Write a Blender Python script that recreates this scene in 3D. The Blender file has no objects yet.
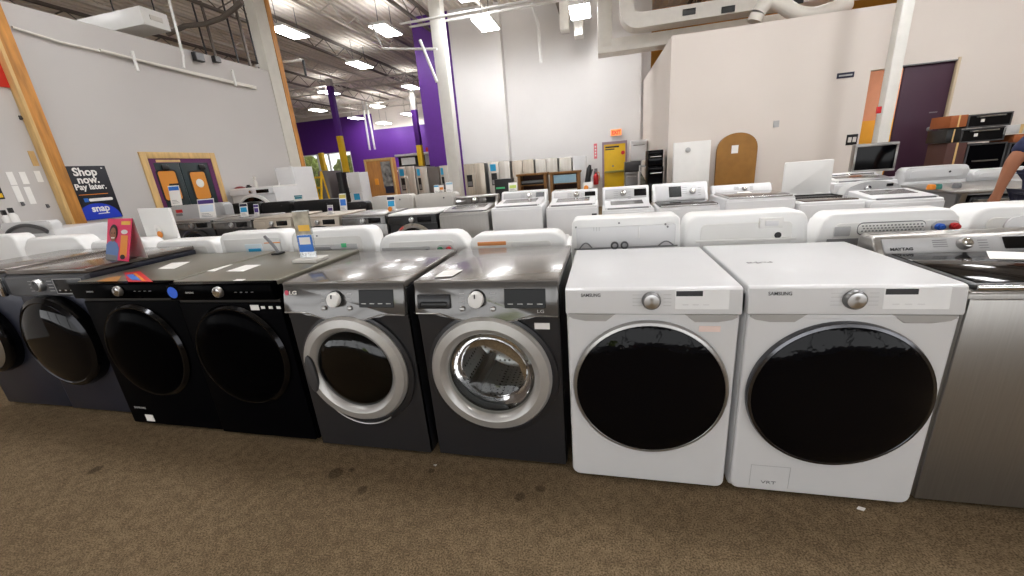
import bpy, bmesh, math, random
from mathutils import Vector, Matrix
random.seed(7)
HT = {}
C = bpy.context.scene.collection
PI = math.pi
# ------------------------------------------------------------------ camera model (also used to survey positions in the photo)
FPX = 392.66; PIT, YAW, ROL = .2993, -.2414, -.0824
CAM = Vector((.162, -1.615, 1.50))
_f = Vector((math.sin(YAW)*math.cos(PIT), math.cos(YAW)*math.cos(PIT), -math.sin(PIT)))
_r = Vector((math.cos(YAW), -math.sin(YAW), 0)); _u = _r.cross(_f)
RR = _r*math.cos(ROL)+_u*math.sin(ROL); UU = -_r*math.sin(ROL)+_u*math.cos(ROL)
def at(px, py, X=None, Y=None, Z=None):
    d = _f+RR*((px-512)/FPX)+UU*((288-py)/FPX)
    if X is not None: t = (X-CAM.x)/d.x
    elif Y is not None: t = (Y-CAM.y)/d.y
    else: t = (Z-CAM.z)/d.z
    return CAM+d*t
# ------------------------------------------------------------------ materials
def lin(c):
    return tuple((v/255/12.92 if v/255 <= .04045 else ((v/255+.055)/1.055)**2.4) for v in c)+(1.,)
MATS = {}
def mat(name, col, rough=.5, metal=0., vary=.04, scale=6., coat=0., bump=0., bscale=80., spec=.5, stretch=None, emit=None, es=0.):
    if name in MATS: return MATS[name]
    m = bpy.data.materials.new(name); m.use_nodes = True; MATS[name] = m
    nt = m.node_tree; N = nt.nodes; L = nt.links; b = N['Principled BSDF']
    b.inputs['Roughness'].default_value = rough; b.inputs['Metallic'].default_value = metal
    b.inputs['Coat Weight'].default_value = coat; b.inputs['Coat Roughness'].default_value = .08
    b.inputs['Specular IOR Level'].default_value = spec
    tc = N.new('ShaderNodeTexCoord'); mp = N.new('ShaderNodeMapping'); L.new(tc.outputs['Object'], mp.inputs['Vector'])
    if stretch: mp.inputs['Scale'].default_value = stretch
    nz = N.new('ShaderNodeTexNoise'); nz.inputs['Scale'].default_value = scale; nz.inputs['Detail'].default_value = 4
    L.new(mp.outputs['Vector'], nz.inputs['Vector'])
    rp = N.new('ShaderNodeValToRGB'); c = lin(col)
    rp.color_ramp.elements[0].position = .3; rp.color_ramp.elements[1].position = .7
    rp.color_ramp.elements[0].color = tuple(v*(1-vary) for v in c[:3])+(1,)
    rp.color_ramp.elements[1].color = tuple(min(1, v*(1+vary)) for v in c[:3])+(1,)
    L.new(nz.outputs['Fac'], rp.inputs['Fac']); L.new(rp.outputs['Color'], b.inputs['Base Color'])
    if bump:
        n2 = N.new('ShaderNodeTexNoise'); n2.inputs['Scale'].default_value = bscale; n2.inputs['Detail'].default_value = 3
        L.new(mp.outputs['Vector'], n2.inputs['Vector'])
        bp = N.new('ShaderNodeBump'); bp.inputs['Strength'].default_value = bump; bp.inputs['Distance'].default_value = .01
        L.new(n2.outputs['Fac'], bp.inputs['Height']); L.new(bp.outputs['Normal'], b.inputs['Normal'])
    if emit:
        b.inputs['Emission Color'].default_value = lin(emit); b.inputs['Emission Strength'].default_value = es
    return m
def glass(name, tint, refl=.08, rough=.02):
    m = bpy.data.materials.new(name); m.use_nodes = True; MATS[name] = m
    nt = m.node_tree; N = nt.nodes; L = nt.links; N.remove(N['Principled BSDF'])
    tr = N.new('ShaderNodeBsdfTransparent'); tr.inputs['Color'].default_value = lin(tint)
    gl = N.new('ShaderNodeBsdfGlossy'); gl.inputs['Roughness'].default_value = rough
    lw = N.new('ShaderNodeFresnel'); lw.inputs['IOR'].default_value = 1.5
    ad = N.new('ShaderNodeMath'); ad.operation = 'ADD'; ad.inputs[1].default_value = refl; ad.use_clamp = True
    nz = N.new('ShaderNodeTexNoise'); nz.inputs['Scale'].default_value = 7
    bp = N.new('ShaderNodeBump'); bp.inputs['Strength'].default_value = .05; bp.inputs['Distance'].default_value = .01
    L.new(nz.outputs['Fac'], bp.inputs['Height']); L.new(bp.outputs['Normal'], gl.inputs['Normal'])
    mx = N.new('ShaderNodeMixShader'); L.new(lw.outputs['Fac'], ad.inputs[0]); L.new(ad.outputs[0], mx.inputs[0])
    L.new(tr.outputs[0], mx.inputs[1]); L.new(gl.outputs[0], mx.inputs[2]); L.new(mx.outputs[0], N['Material Output'].inputs['Surface'])
    return m
white = mat('white_enamel', (216, 216, 217), .3, coat=.3, vary=.015)
white_b = mat('white_plastic', (228, 227, 224), .4, vary=.02)
white_top = mat('white_glossy_top', (202, 202, 203), .42, coat=.06, vary=.015)
offwhite = mat('off_white_paint', (208, 204, 197), .5, vary=.03)
lgrey = mat('light_grey_plastic', (178, 178, 178), .35)
mgrey = mat('mid_grey_plastic', (120, 120, 122), .4)
dgrey = mat('dark_grey_plastic', (58, 58, 60), .4)
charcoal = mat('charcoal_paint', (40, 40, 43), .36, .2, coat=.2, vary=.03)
charcoal_top = mat('charcoal_top_painted_sheen', (112, 107, 102), .24, .35, coat=.4, vary=.03)  # ceiling reflection is put into this lighter top colour
charcoal_panel = mat('charcoal_gloss_panel', (92, 90, 88), .14, .4, coat=.6, vary=.03)
navy = mat('graphite_blue_paint', (44, 46, 58), .38, .35, coat=.15, spec=.3)
navy_edge = mat('dark_navy_plastic', (20, 23, 38), .3)
graph_panel = mat('graphite_panel', (78, 80, 84), .35, .3)
graph_top = mat('graphite_top_painted_sheen', (96, 88, 82), .22, .5, coat=.5)  # brownish wall reflection is painted into this top
black = mat('black_satin_paint', (5, 5, 7), .42, spec=.02)
blackd = mat('black_door_glass', (3, 3, 4), .16, spec=.008)
black_top = mat('black_top_painted_sheen', (122, 118, 106), .36, .4, coat=.15)  # black top coloured with the grey it reflects
blackg = mat('black_gloss_glass', (5, 5, 7), .06, bump=.012, bscale=9, spec=.16)
dispm = mat('display_black', (8, 8, 9), .22, spec=.2)
blackp = mat('black_plastic', (16, 16, 17), .35)
film = mat('clear_film_black', (4, 4, 7), .07, bump=.3, bscale=11, spec=.14)
chrome = mat('chrome', (205, 205, 205), .12, 1.)
silver = mat('brushed_silver', (168, 166, 164), .28, .9, stretch=(1, 1, 14), scale=30, vary=.06)
ringm = mat('satin_silver_ring', (186, 184, 181), .34, .55, vary=.04, scale=20)
dring = mat('dark_chrome_ring', (92, 92, 95), .15, .95)
steel = mat('stainless_steel', (152, 149, 145), .3, .85, vary=.05, stretch=(40, 1, 1), scale=4, bump=.02)
steel_d = mat('grey_steel_sheet', (128, 126, 124), .33, .75, vary=.04, stretch=(1, 1, 30), scale=8)
warmsteel = mat('champagne_steel', (190, 180, 166), .35, .6)
drumm = mat('drum_steel', (205, 205, 205), .22, .6, vary=.05, scale=10)
def holes(m):
    nt = m.node_tree; N = nt.nodes; L = nt.links; b = N['Principled BSDF']; src = b.inputs['Base Color'].links[0].from_socket
    tc = N.new('ShaderNodeTexCoord'); v = N.new('ShaderNodeTexVoronoi'); v.inputs['Scale'].default_value = 34; v.inputs['Randomness'].default_value = .15; L.new(tc.outputs['Object'], v.inputs['Vector'])
    r = N.new('ShaderNodeMapRange'); r.inputs[1].default_value = .22; r.inputs[2].default_value = .3; r.inputs[3].default_value = .08; L.new(v.outputs['Distance'], r.inputs[0])
    x = N.new('ShaderNodeMix'); x.data_type = 'RGBA'; x.blend_type = 'MULTIPLY'; x.inputs[0].default_value = 1; L.new(src, x.inputs[6]); L.new(r.outputs[0], x.inputs[7]); L.new(x.outputs[2], b.inputs['Base Color'])
holes(drumm)
rubber = mat('grey_rubber', (96, 96, 98), .6)
brownglass = mat('brown_tinted_glass', (88, 74, 66), .06, coat=.4)
paper = mat('white_paper', (236, 234, 230), .7)
clearglass = glass('clear_door_glass', (222, 224, 222), .0)
smokeglass = glass('smoked_door_glass', (112, 116, 114), .0)
acryl = glass('clear_acrylic', (238, 240, 240), .03)
red = mat('red_plastic', (200, 30, 36), .4); blue = mat('blue_plastic', (32, 90, 190), .4)
green = mat('green_plastic', (80, 190, 130), .5); orange = mat('orange_paper', (232, 140, 40), .5)
yellow = mat('yellow_paint', (222, 178, 20), .45); cyan = mat('cyan_print', (30, 150, 200), .5)
pink = mat('pink_print', (232, 52, 104), .5); purple_ink = mat('purple_print', (70, 48, 120), .5)
navyink = mat('navy_print', (20, 24, 52), .5); bluepr = mat('blue_print', (40, 110, 200), .5)
skin = mat('skin', (150, 98, 72), .5, spec=.3); denimblue = mat('blue_shirt_print', (104, 134, 186), .6)
wood = mat('pine_wood', (190, 130, 58), .5, vary=.28, scale=3, stretch=(7, 7, .8))
wood_d = mat('oak_board', (128, 88, 42), .6, vary=.18, scale=5, stretch=(6, 6, 1))
palewood = mat('pale_wood_trim', (206, 170, 112), .5, vary=.15, scale=4, stretch=(6, 6, 1))
card = mat('brown_board', (150, 106, 48), .7, vary=.1)
purple = mat('purple_wall_paint', (84, 26, 128), .55)
plum = mat('plum_door_paint', (60, 30, 50), .5)
teal = mat('dark_teal_door', (10, 34, 38), .4)
amber = mat('amber_pane_glow', (190, 124, 46), .4, emit=(190, 116, 40), es=.16)  # faint glow painted into the door panes, no lamp behind them
ochre = mat('ochre_paint', (176, 120, 20), .6)
peach = mat('peach_wall_paint', (206, 140, 104), .7)
galv = mat('painted_duct', (226, 222, 214), .45)
deck = mat('painted_steel_deck', (238, 230, 219), .85)
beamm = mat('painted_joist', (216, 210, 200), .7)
shadowj = mat('dark_shaded_grey', (120, 112, 104), .8)  # shade painted into alternate joists; plain dark for pipes and cables
lamp = mat('lamp_panel', (255, 255, 255), .5, emit=(252, 253, 255), es=24.)
uplight_added = mat('added_uplight_glow', (255, 255, 255), .5, emit=(252, 253, 255), es=5.5)  # glowing panel added on top of the fixtures to brighten the ceiling
exitm = mat('exit_sign_face', (250, 150, 90), .5, emit=(255, 130, 60), es=.6)
hairm = mat('dark_hair', (30, 22, 18), .6); navycloth = mat('navy_cloth', (26, 32, 66), .85, bump=.2, bscale=300)
shoe = mat('black_shoe', (18, 18, 18), .5)
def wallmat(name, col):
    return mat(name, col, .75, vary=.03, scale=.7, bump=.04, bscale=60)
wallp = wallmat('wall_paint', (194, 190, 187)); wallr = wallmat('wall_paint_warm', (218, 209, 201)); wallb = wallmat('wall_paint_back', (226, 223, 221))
def carpet_mat():
    m = bpy.data.materials.new('brown_carpet'); m.use_nodes = True
    nt = m.node_tree; N = nt.nodes; L = nt.links; b = N['Principled BSDF']; b.inputs['Roughness'].default_value = 1.; b.inputs['Specular IOR Level'].default_value = .05
    tc = N.new('ShaderNodeTexCoord')
    def noise(s, d=3, w=None):
        n = N.new('ShaderNodeTexNoise'); n.inputs['Scale'].default_value = s; n.inputs['Detail'].default_value = d; L.new(tc.outputs['Object'], n.inputs['Vector']); return n
    fine = noise(150, 4); mid = noise(22, 5); big = noise(1.1, 3)
    def ramp(n, a, ca, bb, cb):
        r = N.new('ShaderNodeValToRGB'); r.color_ramp.elements[0].position = a; r.color_ramp.elements[1].position = bb
        r.color_ramp.elements[0].color = ca; r.color_ramp.elements[1].color = cb; L.new(n.outputs['Fac'], r.inputs['Fac']); return r
    r1 = ramp(fine, .32, lin((86, 72, 54)), .68, lin((150, 130, 103)))
    r2 = ramp(mid, .35, (.8, .8, .8, 1), .65, (1.1, 1.1, 1.1, 1)); r3 = ramp(big, .3, (.84, .83, .82, 1), .7, (1.08, 1.08, 1.08, 1))
    def mul(a, bb):
        x = N.new('ShaderNodeMix'); x.data_type = 'RGBA'; x.blend_type = 'MULTIPLY'; x.inputs[0].default_value = 1
        L.new(a, x.inputs[6]); L.new(bb, x.inputs[7]); return x.outputs[2]
    col = mul(mul(r1.outputs[0], r2.outputs[0]), r3.outputs[0])
    for px, py, rad in ((336, 473, .035), (362, 490, .02), (352, 470, .012), (431, 471, .012), (95, 470, .03), (520, 497, .02), (540, 489, .016)):
        p = at(px, py, Z=0)
        d = N.new('ShaderNodeVectorMath'); d.operation = 'DISTANCE'; d.inputs[1].default_value = p; L.new(tc.outputs['Object'], d.inputs[0])
        mm = N.new('ShaderNodeMath'); mm.operation = 'MULTIPLY_ADD'; L.new(mid.outputs['Fac'], mm.inputs[0]); mm.inputs[1].default_value = -.05; L.new(d.outputs['Value'], mm.inputs[2])
        mr = N.new('ShaderNodeMapRange'); mr.inputs[1].default_value = rad-.028; mr.inputs[2].default_value = rad-.015; mr.inputs[3].default_value = .5; mr.inputs[4].default_value = 1
        L.new(mm.outputs[0], mr.inputs[0]); col = mul(col, mr.outputs[0])
    L.new(col, b.inputs['Base Color'])
    bp = N.new('ShaderNodeBump'); bp.inputs['Strength'].default_value = .6; bp.inputs['Distance'].default_value = .006
    L.new(fine.outputs['Fac'], bp.inputs['Height']); L.new(bp.outputs['Normal'], b.inputs['Normal'])
    return m
# ------------------------------------------------------------------ mesh builder
class M:
    def __init__(s): s.bm = bmesh.new()
    def _add(s, b, xf=None):
        if xf is not None: bmesh.ops.transform(b, matrix=xf, verts=b.verts)
        bmesh.ops.recalc_face_normals(b, faces=b.faces)
        me = bpy.data.meshes.new('tmp'); b.to_mesh(me); b.free(); s.bm.from_mesh(me); bpy.data.meshes.remove(me); return s
    def box(s, x0, x1, y0, y1, z0, z1, bev=0, seg=2, xf=None, only=None):
        b = bmesh.new(); bmesh.ops.create_cube(b, size=1)
        for v in b.verts: v.co = Vector((x0+(v.co.x+.5)*(x1-x0), y0+(v.co.y+.5)*(y1-y0), z0+(v.co.z+.5)*(z1-z0)))
        if bev:
            es = b.edges[:] if only is None else [e for e in b.edges if only(e)]
            bmesh.ops.bevel(b, geom=es, offset=bev, segments=seg, affect='EDGES', profile=.5)
        return s._add(b, xf)
    def _prism(s, P0, P1, bev, seg, xf, caponly=True):
        b = bmesh.new(); n = len(P0)
        a = [b.verts.new(p) for p in P0]; c = [b.verts.new(p) for p in P1]
        f0 = b.faces.new(a); f1 = b.faces.new(c[::-1])
        for i in range(n): b.faces.new((a[i], c[i], c[(i+1) % n], a[(i+1) % n]))
        if bev:
            es = list(f0.edges)+list(f1.edges)
            bmesh.ops.bevel(b, geom=es, offset=bev, segments=seg, affect='EDGES', profile=.5)
        return s._add(b, xf)
    def prism(s, pts, y0, y1, bev=0, seg=2, xf=None): return s._prism([(x, y0, z) for x, z in pts], [(x, y1, z) for x, z in pts], bev, seg, xf)
    def prismx(s, pts, x0, x1, bev=0, seg=2, xf=None): return s._prism([(x0, y, z) for y, z in pts], [(x1, y, z) for y, z in pts], bev, seg, xf)
    def prismz(s, pts, z0, z1, bev=0, seg=2, xf=None): return s._prism([(x, y, z0) for x, y in pts], [(x, y, z1) for x, y in pts], bev, seg, xf)
    def lathe(s, prof, cx=0, cz=0, cy=0, n=56, xf=None, sx=1., sz=1.):       # axis along y
        b = bmesh.new(); rings = []
        for r, y in prof:
            if r < 1e-6: rings.append([b.verts.new((cx, cy+y, cz))])
            else: rings.append([b.verts.new((cx+sx*r*math.cos(2*PI*k/n), cy+y, cz+sz*r*math.sin(2*PI*k/n))) for k in range(n)])
        for A, B in zip(rings, rings[1:]):
            for k in range(n):
                j = (k+1) % n
                if len(A) == 1 and len(B) == 1: continue
                if len(A) == 1: b.faces.new((A[0], B[k], B[j]))
                elif len(B) == 1: b.faces.new((A[k], B[0], A[j]))
                else: b.faces.new((A[k], B[k], B[j], A[j]))
        return s._add(b, xf)
    def lathez(s, prof, cx=0, cy=0, cz=0, n=24):
        return s.lathe([(r, z) for r, z in prof], n=n, xf=Matrix.Translation((cx, cy, cz)) @ Matrix.Rotation(PI/2, 4, 'X'))
    def tube(s, pts, r, n=8):
        b = bmesh.new(); pts = [Vector(p) for p in pts]; rings = []
        for i, p in enumerate(pts):
            d = (pts[min(i+1, len(pts)-1)]-pts[max(i-1, 0)]).normalized()
            u = d.cross(Vector((0, 0, 1)) if abs(d.z) < .9 else Vector((1, 0, 0))).normalized(); v = d.cross(u)
            rr = r[i] if isinstance(r, (list, tuple)) else r
            rings.append([b.verts.new(p+u*rr*math.cos(2*PI*k/n)+v*rr*math.sin(2*PI*k/n)) for k in range(n)])
        for A, B in zip(rings, rings[1:]):
            for k in range(n): b.faces.new((A[k], A[(k+1) % n], B[(k+1) % n], B[k]))
        b.faces.new(rings[0][::-1]); b.faces.new(rings[-1])
        return s._add(b)
    def holed(s, x0, x1, z0, z1, cx, cz, r, y, depth=.02, n=64):        # sheet in the xz plane with a round hole and a returned rim
        b = bmesh.new(); ang = sorted([2*PI*k/n for k in range(n)]+[math.atan2(z-cz, x-cx) % (2*PI) for x in (x0, x1) for z in (z0, z1)])
        o, i, i2 = [], [], []
        for a in ang:
            c, sn = math.cos(a), math.sin(a)
            t = min([v for v in (((x1-cx)/c if c > 1e-9 else 9e9), ((x0-cx)/c if c < -1e-9 else 9e9), ((z1-cz)/sn if sn > 1e-9 else 9e9), ((z0-cz)/sn if sn < -1e-9 else 9e9)) if v > 0])
            o.append(b.verts.new((cx+c*t, y, cz+sn*t))); i.append(b.verts.new((cx+c*r, y, cz+sn*r))); i2.append(b.verts.new((cx+c*r, y+depth, cz+sn*r)))
        k = len(ang)
        for q in range(k):
            w = (q+1) % k
            b.faces.new((o[q], i[q], i[w], o[w])); b.faces.new((i[q], i2[q], i2[w], i[w]))
        return s._add(b)
    def build(s, name, m, parent=None, loc=None, ang=35):
        me = bpy.data.meshes.new(name); s.bm.to_mesh(me); s.bm.free(); me.materials.append(m)
        me.shade_smooth(); me.set_sharp_from_angle(angle=math.radians(ang))
        o = bpy.data.objects.new(name, me); C.objects.link(o)
        if parent: o.parent = parent
        if loc is not None: o.location = loc
        return o
def tag(o, label, cat, group=None, kind=None):
    o['label'] = label; o['category'] = cat
    if group: o['group'] = group
    if kind: o['kind'] = kind
    return o
def thing(name, label, cat, loc=(0, 0, 0), rz=0, group=None):
    o = bpy.data.objects.new(name, None); o.empty_display_size = .1; C.objects.link(o)
    o.location = loc; o.rotation_euler = (0, 0, rz); return tag(o, label, cat, group)
def struct(o): o['kind'] = 'structure'; return o
def text(s, size, m, parent, loc, rot=(PI/2, 0, 0), name='lettering', bold=0., width=None, ext=.0008, align='LEFT'):
    cu = bpy.data.curves.new('t', 'FONT'); cu.body = s; cu.size = size; cu.extrude = ext; cu.offset = bold*size; cu.align_x = align; cu.resolution_u = 3
    o = bpy.data.objects.new('t', cu); C.objects.link(o); dg = bpy.context.evaluated_depsgraph_get()
    me = bpy.data.meshes.new_from_object(o.evaluated_get(dg)); bpy.data.objects.remove(o); bpy.data.curves.remove(cu)
    me.materials.clear(); me.materials.append(m)
    if width:
        xs = [v.co.x for v in me.vertices]; k = width/(max(xs)-min(xs))
        for v in me.vertices: v.co.x *= k
    t = bpy.data.objects.new(name, me); C.objects.link(t); t.parent = parent; t.location = loc; t.rotation_euler = rot
    return t
def rounded(x0, x1, z0, z1, r, n=6, r2=0):      # outline: upper corners radius r, lower corners r2
    p = []
    for cx, cz, a0, rr in ((x1, z0, -PI/2, r2), (x1, z1, 0, r), (x0, z1, PI/2, r), (x0, z0, PI, r2)):
        if rr <= 0: p.append((cx, cz)); continue
        ox = cx-rr if cx == x1 else cx+rr; oz = cz-rr if cz == z1 else cz+rr
        for k in range(n+1):
            a = a0+PI/2*k/n; p.append((ox+rr*math.cos(a), oz+rr*math.sin(a)))
    return p
# ------------------------------------------------------------------ the room
def slab(name, m, x0, x1, y0, y1, z0, z1, bev=0):
    return struct(M().box(x0, x1, y0, y1, z0, z1, bev).build(name, m))
floor = slab('floor', carpet_mat(), -26, 16, -8, 30, -.05, 0)
CEIL = 6.3
ceil_pts = []
mb = M()                                       # ribbed steel roof deck
x = -26.
while x < 16:
    ceil_pts += [(x, CEIL), (x+.09, CEIL), (x+.11, CEIL+.05), (x+.19, CEIL+.05)]; x += .21
ceil_pts += [(16, CEIL+.15), (-26, CEIL+.15)]
mb.prism(ceil_pts, -8, 30); ceiling = struct(mb.build('ceiling', deck))
LX = -7.0                                      # inner face of the left wall
pA = at(62, 100, X=LX)
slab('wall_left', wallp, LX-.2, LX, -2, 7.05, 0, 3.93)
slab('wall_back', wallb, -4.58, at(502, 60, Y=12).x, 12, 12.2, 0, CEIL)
slab('wall_back_recess', wallb, at(502, 60, Y=12).x-.1, 1.6, 12.35, 12.5, 0, CEIL)
slab('wall_back_return', wallb, at(502, 60, Y=12).x-.12, at(502, 60, Y=12).x, 12.2, 12.5, 0, CEIL)
slab('wall_back_pier', wallb, at(591, 60, Y=12).x, 1.3, 12, 12.35, 0, CEIL)
PY = 7.5; PXL = at(669.5, 100, Y=PY).x; PZ = .5*(at(671, 38, Y=PY).z+at(880, 3, Y=PY).z)
dxa = at(866, 100, Y=PY).x; dxb = at(950, 100, Y=PY).x; dzt = at(900, 67, Y=PY).z
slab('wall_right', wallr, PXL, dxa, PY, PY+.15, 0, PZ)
slab('wall_right_lintel', wallr, dxa, dxb, PY, PY+.15, dzt, PZ)
slab('wall_right_end', wallr, dxb, 14, PY, PY+.15, 0, PZ)
a = at(643, 130, Y=11.9)
pr = M(); pr.prismz([(PXL, PY+.15), (PXL+.15, PY+.15), (a.x+.15, 12), (a.x, 12)], 0, PZ); struct(pr.build('wall_right_side', wallr))
slab('wall_far_right', ochre, 1.3, 14, 15, 15.2, 0, CEIL)
slab('wall_passage', peach, dxa-.6, dxb+.6, PY+1.6, PY+1.75, 0, 3.2)
slab('wall_passage_panel', mat('yellow_panel', (226, 160, 30), .6), dxa-.5, dxa+1.4, PY+1.55, PY+1.6, 0, at(866, 121, Y=PY+1.55).z)
slab('wall_east', wallr, 14, 14.2, -8, 30, 0, CEIL)
# purple pier, far purple walls with windows
px0 = at(420, 90, Y=12).x; px1 = at(450, 90, Y=12).x
slab('wall_purple_pier', purple, px0, -4.58, 12, 12.5, 0, CEIL)
slab('wall_purple_strip', purple, -4.58, at(462, 150, Y=12).x, 11.985, 12, 0, CEIL)
FY = 24.; WX = -17.5
cx_ = at(374, 130, Y=FY).x
pzf = at(400, 127, Y=FY).z
slab('wall_purple_far', purple, cx_, -4.6, FY, FY+.2, 0, pzf)
slab('wall_far_upper', wallr, cx_, -4.6, FY, FY+.2, pzf, CEIL)
slab('wall_purple_return', purple, px1-.2, px1, 12.5, FY, 0, CEIL)
wz0 = at(330, 168, Y=FY).z; wz1 = at(330, 111, Y=FY).z
wz0 = 0.3; wz1 = at(335, 150, Y=FY).z
wz1 = max(2.2, at(330, 153, Y=FY).z)
pzw = at(335, 118, Y=FY).z
slab('wall_purple_window_side', purple, -24, cx_, FY-.001, FY+.2, wz1, pzw)
slab('wall_far_window_upper', wallr, -24, cx_, FY-.001, FY+.2, pzw, CEIL)
slab('wall_purple_below', purple, -24, cx_, FY-.001, FY+.2, 0, .25)
slab('wall_purple_jamb', purple, at(352, 160, Y=FY).x, cx_, FY-.001, FY+.2, .25, wz1)
slab('wall_far_left', wallp, -24.2, -24, -8, 24.2, 0, CEIL)
slab('wall_front', wallp, -24, 14, -8, -7.8, 0, .7)
slab('wall_front_header', wallp, -24, 14, -8, -7.8, 3.2, CEIL)
for k in range(10): slab('trim_%d' % (k+1), dgrey, -13+3*k-.06, -13+3*k+.06, -7.95, -7.85, .7, 3.2)
# windows in the far wall (frames with mullions and panes)
wx = [at(303, 160, Y=FY).x, at(318, 160, Y=FY).x, at(329, 160, Y=FY).x, at(341, 160, Y=FY).x, at(352, 160, Y=FY).x]
wx = [-24]+wx[0:]
for k, (xa, xb) in enumerate(zip(wx, wx[1:])):
    fr = M()
    for q in ((xa, xa+.06), (xb-.06, xb)): fr.box(q[0], q[1], FY, FY+.1, .25, wz1)
    for z in (.25, wz1-.07, .25+(wz1-.25)*.5): fr.box(xa+.06, xb-.06, FY, FY+.1, z, z+.06)
    w = struct(fr.build('window_%d' % (k+1), white_b)); M().box(xa+.06, xb-.06, FY+.04, FY+.05, .3, wz1-.05).build('pane', acryl, w)
leafm = mat('leaf_green', (170, 190, 96), .7, vary=.5, scale=9, bump=.6, bscale=14)
for k, (gx, gr, gl) in enumerate(((-22.9, 1.4, 'tall leafy bush outside the far windows, beside the wall corner'), (-19.2, 1.3, 'smaller leafy bush outside the far windows, nearer the purple jamb'), (-3.2, .7, 'small leafy bush outside the front windows, behind the viewer'))):
    b = bmesh.new(); bmesh.ops.create_icosphere(b, subdivisions=4, radius=gr)
    for v in b.verts: v.co *= 1+.16*math.sin(9*v.co.x+k)*math.sin(8*v.co.y)*math.sin(7*v.co.z)+random.uniform(-.05, .05)
    t = thing('leafy_bush', gl, 'bush', (gx, 27.3 if gx < -10 else -10.5, 0)); mm = M(); mm._add(b, Matrix.Translation((0, 0, gr*1.3)) @ Matrix.Diagonal((1, 1, 1.25, 1))); mm.build('foliage', leafm, t)
    M().tube([(0, 0, 0), (.03, 0, .6)], .06).build('stem', wood_d, t)
# roof joists, cross beams
n = 0
for k in range(17):
    x = -19.5+2.05*k
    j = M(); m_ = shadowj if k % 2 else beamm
    j.box(x-.05, x+.05, -7.8, 29, CEIL-.07, CEIL); j.box(x-.045, x+.045, -7.8, 29, CEIL-.5, CEIL-.44)
    y = -7.5; s_ = 1
    while y < 28.5:
        za, zb = (CEIL-.45, CEIL-.05) if s_ > 0 else (CEIL-.05, CEIL-.45)
        j.tube([(x, y, za), (x, y+.6, zb)], .016, 4); y += .6; s_ = -s_
    n += 1; struct(j.build('beam_%d' % n, m_))
for y, z in ((16.5, CEIL-.62), (22, CEIL-.62)):
    j = M(); j.box(-20, 13.9, y-.09, y+.09, z+.1, z+.13); j.box(-20, 13.9, y-.09, y+.09, z-.2, z-.17); xx = -19.9
    while xx < 13.2: j.tube([(xx, y, z-.17), (xx+.3, y, z+.1), (xx+.6, y, z-.17)], .02, 4); xx += .6
    
    n += 1; struct(j.build('beam_%d' % n, beamm))
# columns
def column(name, x, y, r, z1, bands, rnd=True):
    z = 0
    c = thing(name, '', 'column', (x, y, 0)); c['kind'] = 'structure'; del c['label']; del c['category']
    for nm, m, zt in bands:
        if rnd: M().lathez([(0, z), (r, z), (r, zt), (0, zt)], n=32).build(nm, m, c)
        else: M().box(-r, r, -r, r, z, zt, .01).build(nm, m, c)
        z = zt
    return c
colm = mat('white_column_paint', (222, 220, 214), .45)
p = at(452, 144, Y=9.6); column('column_middle', p.x, p.y, .16, CEIL-.5, [('shaft', colm, CEIL-.5)], False)
p0, p1 = at(907, 0, Y=6.4), at(879.5, 140, Y=6.4)
cr = column('column_right', (p0.x+p1.x)/2, 6.4, .078, CEIL, [('shaft', colm, CEIL)], False)
p = at(336, 118, Y=15.5); column('column_far_left', p.x, p.y, .11, CEIL-.5, [('base_paint', yellow, at(340, 136, Y=15.5).z), ('shaft', purple, at(332, 86, Y=15.5).z), ('top_paint', beamm, CEIL-.5)], False)
p = at(417, 130, Y=19); column('column_far', p.x, p.y, .13, CEIL-.5, [('base_paint', yellow, at(421, 145, Y=19).z), ('shaft', purple, at(415, 110, Y=19).z), ('top_paint', beamm, CEIL-.5)], False)
p = at(321, 154, Y=20); column('column_window', p.x, p.y, .12, at(321, 153, Y=20).z, [('base_paint', yellow, at(321, 153, Y=20).z)], False)
p = at(369, 130, Y=22); q = M()
for d in (-.12, .12): q.tube([(p.x+d*1.5, 22, at(370, 150, Y=22).z), (p.x+d, 22, CEIL-.3)], .06, 10)
struct(q.build('pipe_riser', white_b))
# timber corner posts on the left wall
y0, y1 = at(72, 190, X=LX).y-.12, at(76, 190, X=LX).y
yl = at(58, 190, X=LX+.05).y; yr = at(73, 190, X=LX+.05).y
post = thing('timber_post', 'knotty pine timber post running up the left wall beside the dark poster', 'post', (LX, (yl+yr)/2, 0))
M().box(0.002, .085, -.075, .075, 0, 4.0, .004).build('plank', wood, post); M().box(.002, .12, -.115, -.077, 0, 4.0, .004).build('lit_edge_board', palewood, post)  # paler edge board puts the lit side of the post into colour
post['kind'] = 'structure'
yE = at(283, 100, X=LX).y
e = M(); e.box(LX-.2, LX+.02, 6.72, 7.05, 0, CEIL); struct(e.build('column_wall_end', mat('post_white', (206, 202, 192), .6)))
e = M(); e.box(LX-.2, LX+.03, 7.055, 7.19, 0, CEIL); struct(e.build('trim_20', wood))
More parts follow.
